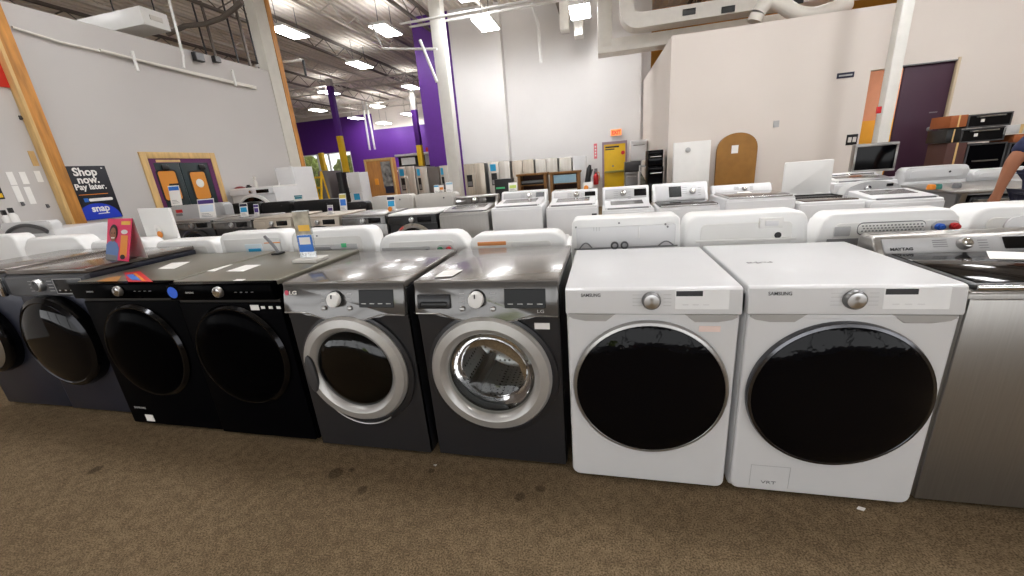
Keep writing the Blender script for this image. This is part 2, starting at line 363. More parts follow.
# ------------------------------------------------------------------ left wall: swing doors, poster, papers
def lwall(py_px): return at(*py_px, X=LX)
da, db = at(137, 152, X=LX), at(213, 153, X=LX)
dW = db.y-da.y; dH = (da.z+db.z)/2
dr = thing('swing_door_frame', '', 'door', (LX, da.y, 0), PI/2); del dr['label']; del dr['category']; dr.name = 'door_1'; struct(dr)
t_ = .1
fb = M(); fb.box(0, t_, -.03, 0, 0, dH, .004); fb.box(dW-t_, dW, -.03, 0, 0, dH, .004); fb.box(t_, dW-t_, -.03, 0, dH-t_, dH, .004); fb.build('door_frame', palewood, dr)
pb = M(); pb.box(t_, t_+.07, -.02, -.002, 0, dH-t_); pb.box(dW-t_-.09, dW-t_, -.02, -.002, 0, dH-t_); pb.box(t_+.07, dW-t_-.09, -.02, -.002, dH-t_-.07, dH-t_); pb.build('door_lining', mat('plum_lining', (92, 30, 84), .5), dr)
xa, xb = t_+.07, dW-t_-.09; xm = at(178.2, 164, X=LX).y-da.y
for s_, (a0, b0) in enumerate(((xa, xm-.006), (xm+.006, xb))):
    dl = M().box(a0, b0, -.016, -.002, .02, dH-t_-.07, .003).build('door_leaf', teal, dr)
    wpx = ((157, 174.5, 174.5, 195), (188.5, 203.5, 173.5, 192.5))[s_]; wa_ = at(wpx[0], wpx[2], X=LX).y-da.y; wb_ = at(wpx[1], wpx[2], X=LX).y-da.y; wc = (wa_+wb_)/2; zc_ = at(166+30*s_, 184, X=LX).z-.02; ww = (wb_-wa_)/2
    M().prism(rounded(wc-ww-.03, wc+ww+.03, zc_-.27, zc_+.25, .05, 5, .05), -.021, -.0165, 0).build('window_gasket', blackp, dl)
    M().prism(rounded(wc-ww, wc+ww, zc_-.245, zc_+.225, .04, 5, .04), -.024, -.0215, 0).build('vision_pane', amber, dl)
    if s_ == 0: M().box(wc-.02, wc+ww, -.027, -.0245, zc_-.06, zc_+.02).build('dark_bar', blackp, dl)
    else: M().lathe([(0, -.03), (.07, -.029), (.075, -.0245)], wc, zc_+.03, n=20).build('window_sticker', paper, dl)
M().box(xa+.05, xa+.45, -.021, -.0165, dH-t_-.06, dH-t_-.02).build('door_plate', palewood, dr)
for xx in (xa+.1, xb-.2): M().box(xx, xx+.12, -.05, -.017, dH-t_-.2, dH-t_-.1, .02).build('door_closer', blackp, dr)
# poster
pa, pb_ = at(65, 166, X=LX), at(104, 166, X=LX); pc, pd = at(86, 221, X=LX), at(122.5, 216.5, X=LX)
py0, py1 = (pb_.y+pd.y)/2-.62, (pb_.y+pd.y)/2; pz1 = (pa.z+pb_.z)/2; pz0 = (pc.z+pd.z)/2; ph = pz1-pz0; pw = py1-py0
po = thing('payment_poster', 'dark navy poster with large white words Shop now, Pay later on the left wall', 'poster', (LX+.002, py0, pz0), PI/2)
M().box(0, pw, -.012, -.002, 0, ph, .002).build('poster_board', mat('poster_navy', (12, 15, 28), .45), po)
el = M(); el.prism([(pw*.55+pw*.43*math.cos(a_*PI/20), .004+.3*ph*math.sin(a_*PI/20)) for a_ in range(21)], -.0145, -.0122); el.build('blue_dome', mat('poster_blue', (18, 54, 190), .45), po)
for s_, sz, q0, q1 in (('Shop', .15, (73, 175.8), (97, 175.3)), ('now.', .14, (77.5, 183.3), (99, 182.8)), ('Pay later.', .11, (75, 190), (106, 188.6))):
    u0, u1 = at(*q0, X=LX), at(*q1, X=LX); text(s_, sz, paper, po, (u0.y-py0, -.0125, (u0.z+u1.z)/2-pz0), width=u1.y-u0.y, bold=.03)
u0, u1 = at(92, 212, X=LX), at(109.5, 210, X=LX); text('snap', .13, paper, po, (u0.y-py0, -.0148, (u0.z+u1.z)/2-pz0), width=u1.y-u0.y, bold=.03)
M().box(u0.y-py0+.06, u0.y-py0+.2, -.0148, -.014, .1*ph, .1*ph+.012).build('small_line', paper, po)
M().box(.3*pw, .86*pw, -.0135, -.0122, .47*ph, .482*ph).build('orange_line', orange, po)
M().prism(rounded(.45*pw, .92*pw, .345*ph, .40*ph, .017, 4, .017), -.0135, -.0122).build('white_pill', paper, po)
M().box(.36*pw, .44*pw, -.014, -.0122, .34*ph, .41*ph).build('blue_tab', bluepr, po)
M().box(.9*pw, .93*pw, -.0135, -.0122, .945*ph, .965*ph).build('corner_mark', paper, po)
# papers and small fittings on the wall left of the post
def wpaper(pxs, label, m=paper, name='wall_paper', cat='paper'):
    (ax, ay), (bx, by) = pxs; a_, b_ = at(ax, ay, X=LX), at(bx, by, X=LX)
    t = M(); y0_, y1_ = sorted((a_.y, b_.y)); y1_ = max(y1_, y0_+.06); t.box(LX+.001, LX+.006, y0_, y1_, b_.z, a_.z)
    return tag(t.build(name, m), label, cat)
wpaper(((27, 151), (37, 166)), 'tan notice pinned on the white wall above the white papers, left of the post', palewood, 'wall_notice', 'notice')
for q_, l_ in ((((5, 172), (15, 185)), 'blank white paper sheet pinned highest at the far left of the wall'), (((18, 172), (27, 184)), 'white paper sheet pinned second in the upper row left of the timber post'),
               (((33, 171), (41, 182)), 'white paper sheet pinned nearest the timber post'), (((11, 186), (20, 202)), 'longer white paper sheet pinned lower left on the wall'), (((23, 187), (32, 204)), 'longer white paper sheet pinned lower right, under the second sheet')):
    wpaper(q_, l_)
a_, b_ = at(0, 184, X=LX), at(5, 199, X=LX)
sg = thing('wall_sign', 'small black and yellow sign at the left edge of the wall', 'sign', (LX, b_.y-.2, b_.z), PI/2)
M().box(0, .2, -.008, -.001, 0, a_.z-b_.z).build('sign_plate', blackp, sg); M().box(0.01, .19, -.011, -.0085, .02, .07).build('yellow_band', yellow, sg)
rp_ = at(0, 60, X=LX); rq = at(10, 88, X=LX)
tag(M().box(LX+.001, LX+.02, rq.y-1.2, rq.y+.02, rq.z, rq.z+1.2).build('red_banner', mat('red_banner', (190, 36, 16), .5)), 'plain red banner high on the wall left of the timber post', 'banner')
for (ax, ay), l_ in (((21, 120), 'small dark wall hook high left of the post'), ((48, 208), 'small metal wall hook low beside the post'), ((23, 206), 'small grey wall hook under the long papers')):
    a_ = at(ax, ay, X=LX); tag(M().prismx([(0, 0), (0, .05), (-.012, .05), (-.03, .012)], -.012, .012, 0, 2, Matrix.Translation((LX+.001, a_.y, a_.z)) @ Matrix.Rotation(PI/2, 4, 'Z')).build('wall_hook', dgrey), l_, 'hook')
# conduits on the left wall and a bracket
def conduit(pts, r, name, label, m=galv):
    return tag(M().tube(pts, r, 8).build(name, m), label, 'pipe')
def onwall(*ps, d=.03): return [at(x_, y_, X=LX+d) for x_, y_ in ps]
conduit(onwall((12, 27), (60, 42), (130, 58), (200, 74), (256, 87)), .016, 'wall_conduit', 'thin conduit running along the upper part of the left wall')
conduit(onwall((100, 50), (140, 60.5), (190, 73), (256, 88.5), d=.05), .02, 'wall_conduit', 'second thicker conduit just below the long one on the left wall')
for (a_, b_), l_ in ((((132, 51), (138, 71)), 'short white rod crossing the conduits near the middle of the left wall'), (((232, 70), (236, 86)), 'short white rod crossing the conduits near the far end of the left wall')):
    p_ = onwall(a_, b_, d=.09); conduit([p_[0], p_[1]], .022, 'conduit_hanger', l_, white_b)
conduit([at(169, 0, X=LX+.12), at(183, 55, X=LX+.12), at(184, 68, X=LX+.12)], .02, 'hanging_conduit', 'white conduit dropping from the roof onto the left wall top', white_b)
# duct box and speakers above the left wall
HX = LX-.35; hy0 = at(142, 15, X=HX).y; hy1 = at(169, 22, X=HX).y; hz0 = at(145, 24, X=HX).z; hz1 = at(139, 5, X=HX).z; hx0 = at(72, 16, Y=hy0).x
bx = thing('hanging_heater_box', 'white box shaped unit hanging just behind the left wall top', 'heater', (HX, hy0, hz0))
M().box(hx0-HX, 0, 0, hy1-hy0, 0, hz1-hz0, .015).build('casing', white_b, bx); M().box(.001, .012, .12, hy1-hy0-.12, .1, hz1-hz0-.1, .004).build('end_grille', offwhite, bx)
for xx in (-.3, hx0-HX+.3): M().tube([(xx, .5, hz1-hz0), (xx, .5, CEIL-hz0-.5)], .012, 6).build('hanger_rod', dgrey, bx)
for (ax, ay), l_, s_ in (((198, 57), 'larger black floodlight mounted on the left wall top edge', .075), ((216, 59.5), 'smaller black floodlight mounted on the left wall top edge, further back', .055)):
    a_ = at(ax, ay, X=LX+.06); t = thing('mounted_flood_light', l_, 'light', (LX+.06, a_.y, a_.z))
    M().box(-.04, .05, -s_*1.2, s_*1.2, -s_, s_, .015).build('housing', blackp, t); M().box(-.058, -.04, -.03, .03, -.05, .05, .004).build('bracket', blackp, t); M().box(.051, .056, -s_, s_, -s_*.8, s_*.8).build('lens', mgrey, t)
for k, (xa, ya, xb, yb) in enumerate(((184, 0, 205, 48), (197, 0, 214, 50), (212, 0, 238, 60), (228, 0, 250, 64), (241, 0, 257, 60))):
    q0, q1 = at(xa, ya, Y=8.5), at(xb, yb, Y=8.5)
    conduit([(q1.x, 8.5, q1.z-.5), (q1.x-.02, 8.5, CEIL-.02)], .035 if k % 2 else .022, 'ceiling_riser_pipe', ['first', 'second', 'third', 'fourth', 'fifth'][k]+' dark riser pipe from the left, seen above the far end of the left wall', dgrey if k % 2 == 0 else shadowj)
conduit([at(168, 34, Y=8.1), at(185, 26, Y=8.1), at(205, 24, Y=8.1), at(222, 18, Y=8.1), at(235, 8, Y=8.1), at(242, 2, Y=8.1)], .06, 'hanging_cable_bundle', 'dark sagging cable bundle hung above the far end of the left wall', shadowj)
# ducts and pipes above the right partition
def rectduct(name, label, boxes, m=galv, grilles=()):
    t = thing(name, label, 'duct', (0, 0, 0)); b = M()
    for q_ in boxes: b.box(*q_, .02)
    b.build('duct_run', m, t)
    for g in grilles:
        gb = M(); gb.box(*g); gg = gb.build('grille', blackp, t)
    return t
DY = 9.6
da_ = at(598, 55, Y=DY); dd = at(612, 20, Y=DY); de = at(612, 37, Y=DY); df_ = at(660, 47, Y=DY)
rectduct('square_duct', 'large white square duct dropping and turning above the yellow door', [(da_.x, dd.x, DY, DY+.5, de.z-.2, CEIL), (da_.x, 4.2, DY+.001, DY+.5, da_.z+.02, de.z-.03)])
D2 = 8.9
za, zb = at(690, 4, Y=D2).z, at(690, 22, Y=D2).z; xl, xr = at(620, 10, Y=D2).x, at(634, 5, Y=D2).x
t = thing('elbow_duct', 'white duct with a rounded elbow and black grilles above the partition', 'duct')
el = M(); cxx, czz = xr+.12, za+.12; ri, ro = .12, .12+(xr-xl)
arc = [(cxx+ro*math.cos(PI+PI/2*k/10), czz+ro*math.sin(PI+PI/2*k/10)) for k in range(11)]+[(8.5, czz-ro), (8.5, za)]+[(cxx+ri*math.cos(1.5*PI-PI/2*k/8), czz+ri*math.sin(1.5*PI-PI/2*k/8)) for k in range(9)]+[(xr, CEIL), (cxx-ro, CEIL)]
el.prism(arc, D2, D2+.45, .012, 1); el.build('duct_run', galv, t)
for gx in (689, 728, 796):
    g_ = at(gx, 12 if gx < 700 else (9.5 if gx < 760 else 1), Y=D2); M().box(g_.x-.13, g_.x+.13, D2-.03, D2-.001, g_.z-.06, g_.z+.06, .006).build('grille', blackp, t)
D3 = 8.2
t = thing('hanging_flexible_duct', 'round white flexible duct sagging over the partition top', 'duct')
pts = [at(x_, y_, Y=D3) for x_, y_ in ((754, 22), (760, 10), (770, 2), (782, 5), (796, 13), (812, 15), (830, 10), (850, 2))]
fb = []
for i_ in range(len(pts)-1):
    a0, a1, a2, a3 = pts[max(i_-1, 0)], pts[i_], pts[i_+1], pts[min(i_+2, len(pts)-1)]
    for k in range(8):
        u_ = k/8; fb.append(.5*((2*a1)+(a2-a0)*u_+(2*a0-5*a1+4*a2-a3)*u_*u_+(3*a1-a0-3*a2+a3)*u_**3))
M().tube(fb+[pts[-1]], [.13+.004*(k % 2) for k in range(len(fb)+1)], 18).build('sleeve', galv, t)
# small pipes near the column
for pts, r, nm, l_, Yd in (([(371, 23), (383, 49), (437, 49)], .03, 'ceiling_sprinkler_pipe', 'white pipe dropping from the roof and turning towards the middle column', 9.3), ([(420, 40), (437, 82)], .04, 'ceiling_brace_pipe', 'white diagonal brace pipe beside the middle column', 9.2),
                       ([(256, 66), (303, 60)], .03, 'branch_pipe', 'white pipe crossing the end of the left wall', 7.3)):
    conduit([at(x_, y_, Y=Yd) for x_, y_ in pts], r, nm, l_, white_b)
conduit([at(303, 60, Y=7.3), at(306, 76, Y=7.3)], .025, 'hanging_stub_pipe', 'short dark pipe stub hanging at the end of the white pipe', dgrey)
for k, (ax, ay, bx_, by_, yy) in enumerate(((400, 24, 525, 7, 9), (410, 27, 590, 7, 9.8))):
    a_, b_ = at(ax, ay, Y=yy), at(bx_, by_, Y=yy); conduit([a_, Vector((b_.x+3, yy, a_.z))], .03, 'roof_pipe', ['long white roof pipe nearer the aisle', 'long white roof pipe further back over the back wall'][k], white_b)
a_ = at(529, 2, Y=9.4); conduit([at(530, 0, Y=11.7), at(538, 25, Y=11.9), at(541, 63, Y=11.9)], .05, 'ceiling_down_pipe', 'white pipe coming down the white back wall', white_b)
for (x0_, x1_, yb, l_) in ((560, 569, 30, 'square painted chute hanging below the roof left of the slatted light'), (574, 583, 36, 'lower square painted chute hanging under the slatted light')):
    a_, b_ = at(x0_, yb, Y=11.2), at(x1_, yb, Y=11.2); tag(M().box(a_.x, b_.x, 11.2, 11.6, a_.z, CEIL, .01).build('roof_chute', galv), l_, 'duct')
# ------------------------------------------------------------------ ceiling lights
fix0 = thing('ceiling_light', 'rectangular fluorescent ceiling light', 'ceiling light', (0, 0, 5.55), group='rectangular ceiling lights')
M().box(-.26, .26, -.53, .53, .012, .09, .01).build('housing', white_b, fix0); M().box(-.245, .245, -.515, .515, 0, .011).build('lamp_panel', lamp, fix0); M().box(-.2, .2, -.45, .45, .091, .1).build('added_uplight', uplight_added, fix0)
for yy in (-.4, .4): M().tube([(0, yy, .09), (0, yy, .74)], .008, 6).build('hanger', dgrey, fix0)
LZ = 5.55
lights = [((289, 33), 'over the end of the left wall, beside the wood trim'), ((386, 31), 'largest and nearest, left of the middle column'), ((360, 65.5), 'second nearest, between the wood trim and the middle column'), ((411, 87.5), 'left of the purple pier, above the far store'),
          ((329, 93), 'partly behind the tall purple and yellow column'), ((318, 110.5), 'above the purple wall with windows'), ((378, 106.5), 'right of the purple and yellow column'), ((356, 118.5), 'lowest near the purple corner'),
          ((408, 114.5), 'beside the shorter purple column'), ((384, 123.5), 'farthest, low over the far purple wall'), ((486, 25), 'right of the middle column, before the white back wall'), ((580, 12.5), 'with slatted louvre beside the back pier'), ((464, -7), 'cut by the top of the picture right of the middle column')]
def fixture(x, y, z, lab):
    global used
    if not used: o = fix0; used = True
    else:
        o = fix0.copy(); C.objects.link(o)
        for ch in fix0.children: c_ = ch.copy(); C.objects.link(c_); c_.parent = o
    o.location = (x, y, z); o['label'] = lab; return o
used = False
for (lx, ly), l_ in lights:
    p_ = at(lx, ly, Z=LZ); y_ = min(p_.y, 22.8)
    if p_.y > 22.8: p_ = at(lx, ly, Y=y_)
    if lx > 470 and p_.y > 10.2: p_ = at(lx, ly, Y=10.2)
    y_ = p_.y
    fixture(p_.x, p_.y, min(p_.z, CEIL-.1), 'rectangular ceiling light '+l_)
for k, (x_, y_) in enumerate(((-5.2, 1.6), (-1.6, 1.2), (2., 1.6), (5.6, 1.2), (-4.4, -3.6), (3.4, -3.6), (3.2, 3.2), (7.4, 3.4), (-3.4, 5.2), (1.2, 4.8), (5., 4.6), (9., 4.6), (9, 10.6), (5, 10.4), (-10, 3), (-10.5, -1))):
    o_ = fixture(x_, y_, LZ, 'rectangular ceiling light above the washer rows, outside the picture'); o_['group'] = 'ceiling lights outside the picture'
# ------------------------------------------------------------------ appliances, front row (local frame: front at y=0 looking to -y)
def feet(t, W, D, m=blackp):
    for x_ in (.07, W-.07):
        for y_ in (.07, D-.07): M().lathez([(0, 0), (.024, 0), (.024, .012), (.014, .014), (.014, .035), (0, .035)], x_, y_, 0, 14).build('foot', m, t)
def front_loader(label, x, y, rz, W, D, H, cab, topm, style, dz=.53, dr_=.315, dx=None, group=None, name='front_load_washer', zc=None, hid=False):
    t = thing(name, label, 'washer' if 'washer' in name else 'dryer', (x, y, 0), rz, group)
    cx = W/2 if dx is None else dx; zc = H-.135 if zc is None else zc
    glassy = style == 'lg_wash' or style == 'lg_dry'
    b = M()
    if glassy:
        tmp = bmesh.new(); bmesh.ops.create_cube(tmp, size=1)
        for v in tmp.verts: v.co = Vector(((v.co.x+.5)*W, .001+(v.co.y+.5)*(D-.001), .02+(v.co.z+.5)*(H-.05)))
        bmesh.ops.bevel(tmp, geom=tmp.edges[:], offset=.012, segments=2, affect='EDGES')
        bmesh.ops.delete(tmp, geom=[f for f in tmp.faces if f.normal.y < -.9], context='FACES')
        b._add(tmp); b.build('cabinet', cab, t)
        M().holed(.004, W-.004, .03, zc, cx, dz, .225, 0.0).build('front_panel', cab, t)
    else:
        b.box(0, W, 0, D, .02, H-.03, .014).build('cabinet', cab, t)
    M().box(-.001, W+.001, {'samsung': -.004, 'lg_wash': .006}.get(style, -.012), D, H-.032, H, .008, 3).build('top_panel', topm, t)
    if not hid: feet(t, W, D)
    return t, cx, zc
def text_front(s, size, m, t, x, z, y, width=None, name='lettering', bold=.02): return text(s, size, m, t, (x, y, z), width=width, name=name, bold=bold)
spun = mat('spun_metal', (205, 205, 205), .3, 1., vary=.02)
_b = spun.node_tree.nodes['Principled BSDF']; _b.inputs['Anisotropic'].default_value = .85
_t = spun.node_tree.nodes.new('ShaderNodeTangent'); _t.direction_type = 'RADIAL'; _t.axis = 'Y'; spun.node_tree.links.new(_t.outputs[0], _b.inputs['Tangent'])
def knob(t, x, z, y, r, face, rim, depth=.03, n=32, pointer=True):
    k = M().lathe([(0, -depth), (r*.86, -depth), (r, -depth+.006), (r*1.04, 0), (0, 0)], x, z, y, n).build('knob', rim, t)
    M().lathe([(0, -depth-.003), (r*.55, -depth-.0025), (r*.82, -depth-.0005)], x, z, y, n).build('knob_face', face, k)
    if pointer: M().box(x-.003, x+.003, y-depth-.006, y-depth-.002, z+r*.3, z+r*.8).build('pointer', dgrey, k)
    return k
def samsung(label, x, y, W, D, H, rim, sticker, group=None, rz=0):
    t, cx, zc = front_loader(label, x, y, rz, W, D, H, white, white_top, 'samsung', name='front_load_dryer' if sticker else 'front_load_washer')
    # bulging front sheet with a big radius at the foot, so it stands proud of the cabinet
    M().prism(rounded(.004, W-.004, .026, H-.117, .004, 4, .035), -.022, .004, .01, 3).build('front_panel', white, t)
    # console: tall strip with a deeper lip below; outline in yz
    con = M(); con.prismx([(.06, H-.003), (.0, H-.001), (-.012, H-.003), (-.02, H-.011), (-.03, H-.1), (-.028, H-.11), (-.015, H-.115), (.0, H-.115), (.06, H-.115)], .0, W, .005, 2)
    con.build('console', white, t)
    pocket = mat('pocket_grey', (168, 166, 163), .35)
    for m_ in (1, -1):
        X = Matrix.Translation((W/2, 0, 0)) @ Matrix.Diagonal((m_, 1, 1, 1)); h_ = W/2
        M().prism([(-h_+.012, H-.114), (-.135, H-.114), (-.175, H-.146), (-.26, H-.146), (-h_+.03, H-.136), (-h_+.014, H-.126)][::-1], -.026, -.01, .003, 1, X).build('handle_pocket', pocket, t)
    M().prism([(.17, H-.114), (W-.17, H-.114), (W-.2, H-.132), (.2, H-.132)][::-1], -.0245, -.012, .004, 2).build('lower_lip', white, t)
    yf = lambda z: -.02-.01*(H-.011-z)/.089      # console face
    tilt = math.atan2(.01, .089)
    def face(bx0, bx1, bz0, bz1, d, nm, m, par=t):
        zm = (bz0+bz1)/2; X = Matrix.Translation((0, yf(zm), zm)) @ Matrix.Rotation(-tilt, 4, 'X')
        return M().box(bx0, bx1, -d, .002, bz0-zm, bz1-zm, .0012, 1, X).build(nm, m, par)
    text(('SAMSUNG'), .02, dgrey, t, (.066, yf(H-.036)-.0015, H-.036), (PI/2-tilt, 0, 0), name='brand_lettering', width=.08, bold=.008)
    knob(t, W*.507, H-.052, yf(H-.052), .036, spun, mat('knob_side_metal', (120, 120, 120), .3, .6), .022, pointer=False)
    d = face(W*.645, W*.79, H-.036, H-.014, .0018, 'display', mat('display_dark', (58, 58, 60), .15), t)
    pan = face(W*.64, W*.93, H-.09, H-.01, .001, 'touch_panel', mat('panel_white', (236, 236, 236), .22), t)
    for k in range(4):
        face(W*.40, W*.455, H-.03-.015*k, H-.0285-.015*k, .0014, 'cycle_mark', lgrey, t); face(W*.575, W*.62, H-.03-.015*k, H-.0285-.015*k, .0014, 'cycle_mark', lgrey, t)
    for k in range(3): face(W*(.68+.055*k), W*(.715+.055*k), H-.072, H-.0695, .0016, 'touch_mark', lgrey, t)
    dz = .528; R_ = .302
    dr = M().lathe([(R_+.018, -.015), (R_+.02, -.034), (R_+.015, -.046), (R_+.004, -.05), (R_-.004, -.044)], cx, dz, n=72).build('door', rim, t)
    M().lathe([(R_+.004, -.045), (R_+.001, -.051), (R_-.03, -.063), (.2, -.078), (.1, -.084), (0, -.085)], cx, dz, n=72).build('door_glass', film, dr)
    return t
w1 = samsung('white front load dryer with thin silver door rim and pinkish sticker beside the charcoal washer', 0, 0, .686, .738, .988, silver, True)
M().box(.535, .615, -.0245, -.0225, .80, .825).build('sticker', mat('pink_sticker', (236, 212, 204), .6), w1)
w2 = samsung('white front load washer with a dark door rim, last before the steel top loader', .7076, .0078, .6875, .743, .988, dring, False)
fo = M()
for q_ in ((.08, .235, .16, .162), (.08, .082, .05, .16), (.233, .235, .05, .16)): fo.box(q_[0], q_[1], -.0232, -.0222, q_[2], q_[3])
fo.build('filter_door_seam', lgrey, w2); text('VRT', .022, mgrey, w2, (.125, -.0235, .066), width=.06, name='lettering')
stk = M(); random.seed(3)
for k in range(9): stk.box(.1+.012*k, .11+.012*k, .33+random.uniform(-.01, .01), .34+random.uniform(0, .015), .9885, .989)
stk.build('embossed_mark', mgrey, w2); 
# charcoal pair with silver ring doors
def ring_machine(label, x, y, W, D, H, washer, rz=0):
    n0 = None
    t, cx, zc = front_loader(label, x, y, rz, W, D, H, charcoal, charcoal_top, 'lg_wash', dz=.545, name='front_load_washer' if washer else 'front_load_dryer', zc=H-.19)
    def low(x_): # console lower edge sweeps down in the middle
        u_ = (x_-cx)/(W/2); return H-.155-.045*max(0, 1-(u_/.62)**2)-.012*max(0, u_)
    n0 = set(t.children)
    pts = [(.003, H-.002), (W-.003, H-.002)][::-1]+[(.003+(W-.006)*k/20, low(.003+(W-.006)*k/20)) for k in range(21)]
    M().prism(pts, -.03, .01, .008, 2).build('console', charcoal_panel, t)
    M().box(.004, W-.004, -.004, .004, zc-.002, H-.14).build('upper_panel', charcoal, t)
    M().tube([(.008+(W-.016)*k/24, -.03, low(.008+(W-.016)*k/24)+.004) for k in range(25)], .0035, 6).build('console_trim', silver, t)
    kb = knob(t, cx-.03, H-.082, -.03, .036, white_b, white_b, .035); M().lathe([(.041, 0), (.041, -.01), (.037, -.012)], cx-.03, H-.082, -.03).build('knob_rim', blackp, kb)
    dsp = M().box(cx+.1, W-.06, -.0335, -.028, H-.125, H-.04, .002, 1).build('display', dispm, t)
    for k in range(4): M().box(cx+.115+.045*k, cx+.14+.045*k, -.0345, -.0335, H-.108, H-.104).build('display_mark', lgrey, dsp)
    for k in range(3):
        for s_ in (-1, 1): M().box(cx-.03+s_*.075-.012, cx-.03+s_*.075+.012, -.0312, -.0295, H-.06-.02*k, H-.058-.02*k).build('cycle_mark', lgrey, t)
    for s_ in (-1, 1): M().lathe([(.011, 0), (.012, -.004), (.008, -.006), (0, -.006)], cx-.03+s_*.075, H-.128, -.03, 16).build('button', silver, t)
    if washer:
        M().box(.02, .185, -.0345, -.028, H-.128, H-.062, .006).build('detergent_drawer', charcoal, t); M().box(.035, .17, -.037, -.034, H-.12, H-.095, .006).build('drawer_grip', blackp, t)
        M().box(W-.12, W-.05, -.0045, -.0005, H-.235, H-.205).build('sticker', paper, t); text('LG', .02, lgrey, t, (W-.1, -.0318, H-.145), width=.03, name='brand_lettering')
    else:
        text('LG', .026, paper, t, (.042, -.0318, H-.06), width=.045, name='brand_lettering', bold=.03); M().lathe([(0, -.0015), (.012, -.001), (.013, 0)], .027, H-.052, -.03, 20).build('brand_disc', mat('brand_disc_red', (190, 40, 70), .4), t)
    for o_ in [c for c in t.children_recursive if c not in n0]:      # the whole control strip leans back
        off = o_.location.y if o_.type == 'MESH' and o_.name.startswith('brand_lettering') else None
        if off is not None:
            o_.location.y += .24*(o_.location.z-(H-.155)); o_.rotation_euler.x -= .235; continue
        if o_.name.startswith(('upper_panel', 'sticker')): continue
        for v in o_.data.vertices: v.co.y += .24*max(0, v.co.z-(H-.155))
    R_ = .30; dz = .545
    M().lathe([(R_+.03, -.001), (R_+.028, -.014), (R_+.002, -.02), (R_-.01, -.012)], cx, dz-.012, n=64).build('door_seat', charcoal, t)
    dr = M().lathe([(R_, -.01), (R_+.002, -.03), (R_-.01, -.048), (R_-.05, -.056), (.232, -.046), (.218, -.03), (.214, -.012)], cx, dz, n=72).build('door', ringm, t)
    if washer:
        M().lathe([(.217, -.032), (.2, -.028), (.185, .0), (.165, .05), (.12, .075), (0, .085)], cx, dz, n=56).build('door_glass', clearglass, dr)
        M().lathe([(.23, .001), (.24, .03), (.215, .05), (.2, .04), (.2, .06), (.225, .075), (.235, .1)], cx, dz, n=48).build('door_gasket', rubber, t)
        M().lathe([(.222, .1), (.255, .12), (.255, .52), (.22, .54), (0, .545)], cx, dz, n=64).build('drum', drumm, t)
        for k in range(3):
            a_ = PI/2+2*PI*k/3+.35; X = Matrix.Translation((cx, 0, dz)) @ Matrix.Rotation(-a_, 4, 'Y')
            M().prism([(.255, -.04), (.255, .04), (.2, .014), (.2, -.014)], .14, .5, .008, 2, X).build('drum_paddle', silver, t)
    else:
        M().lathe([(.217, -.032), (.19, -.05), (.13, -.064), (0, -.07)], cx, dz, n=56).build('door_glass', smokeglass, dr)
        M().lathe([(.225, .0), (.23, .02), (.23, .3), (0, .31)], cx, dz, n=48).build('drum', mat('dryer_drum', (66, 66, 66), .4, .5), t)
        M().prism([(cx-.245+.03*math.cos(a_), dz-.02+.11*math.sin(a_)) for a_ in [2*PI*k/20 for k in range(20)]], -.066, -.05, .006).build('door_grip', dgrey, dr)
        M().tube([(cx+.26*math.cos(a_), -.018, dz-.07+.27*math.sin(a_)) for a_ in [PI*1.2+PI*.5*k/14 for k in range(15)]], .005, 8).build('lower_rim_trim', silver, dr)
    return t
c2 = ring_machine('charcoal front load washer with silver ring door showing its bright drum, beside the white dryer', -.728, .03, .697, .74, 1.014, True)
c1 = ring_machine('charcoal front load dryer with silver ring door and dim smoked glass', -1.472, .025, .70, .74, 1.018, False)
# black pair
def black_machine(label, x, y, W, D, H, sticker, rz=0, washer=True):
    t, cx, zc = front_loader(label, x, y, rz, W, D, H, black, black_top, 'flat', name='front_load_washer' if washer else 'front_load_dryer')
    M().prismx([(.02, H-.002), (-.05, H-.006), (-.056, H-.016), (-.05, H-.098), (-.03, H-.104), (.02, H-.104)], .0, W, .004, 2).build('console', blackd, t)
    M().box(.006, W-.006, -.012, .004, H-.125, H-.107).build('console_gap', blackp, t)
    M().prism(rounded(.004, W-.004, .03, H-.127, .006, 4, .012), -.02, .004, .006, 2).build('front_panel', black, t)
    kb = knob(t, W*.515, H-.05, -.054, .03, chrome, silver, .02)
    text('SAMSUNG', .014, lgrey, t, (.13, -.0565, H-.058), width=.055, name='brand_lettering')
    if sticker: 
        M().lathe([(0, -.0025), (.033, -.002), (.034, 0)], .036, H-.052, -.054, 28).build('round_sticker', mat('sticker_blue', (36, 96, 220), .5), t)
    for k in range(4): M().box(W*(.66+.05*k), W*(.68+.05*k), -.0565, -.053, H-.055, H-.052).build('display_mark', mgrey, t)
    R_ = .3
    dr = M().lathe([(R_+.014, -.016), (R_+.016, -.03), (R_, -.046), (R_-.012, -.046)], cx, .58, n=64).build('door', mat('black_chrome', (40, 40, 42), .12, .9), t)
    M().lathe([(R_-.006, -.044), (R_-.03, -.058), (.18, -.07), (0, -.078)], cx, .58, n=64).build('door_glass', blackd, dr)
    return t
b2 = black_machine('black front load dryer with a round blue sticker at the left of its console', -2.222, .06, .702, .75, 1.03, True, washer=False)
b1 = black_machine('black front load washer with a small white label low on its front', -2.998, .075, .765, .75, 1.037, False)
M().box(.13, .2, -.0225, -.0205, .05, .1).build('label_plate', paper, b1); text('SAMSUNG', .02, lgrey, b1, (.06, -.0212, .145), width=.1, name='brand_lettering')
for q_ in (b2,):
    for k in range(4): M().box(.52+.05*k if k else .5, .545+.05*k if k else .555, -.0225, -.0205, .87 if k else .862, .885 if k else .892).build('sticker', paper, q_)
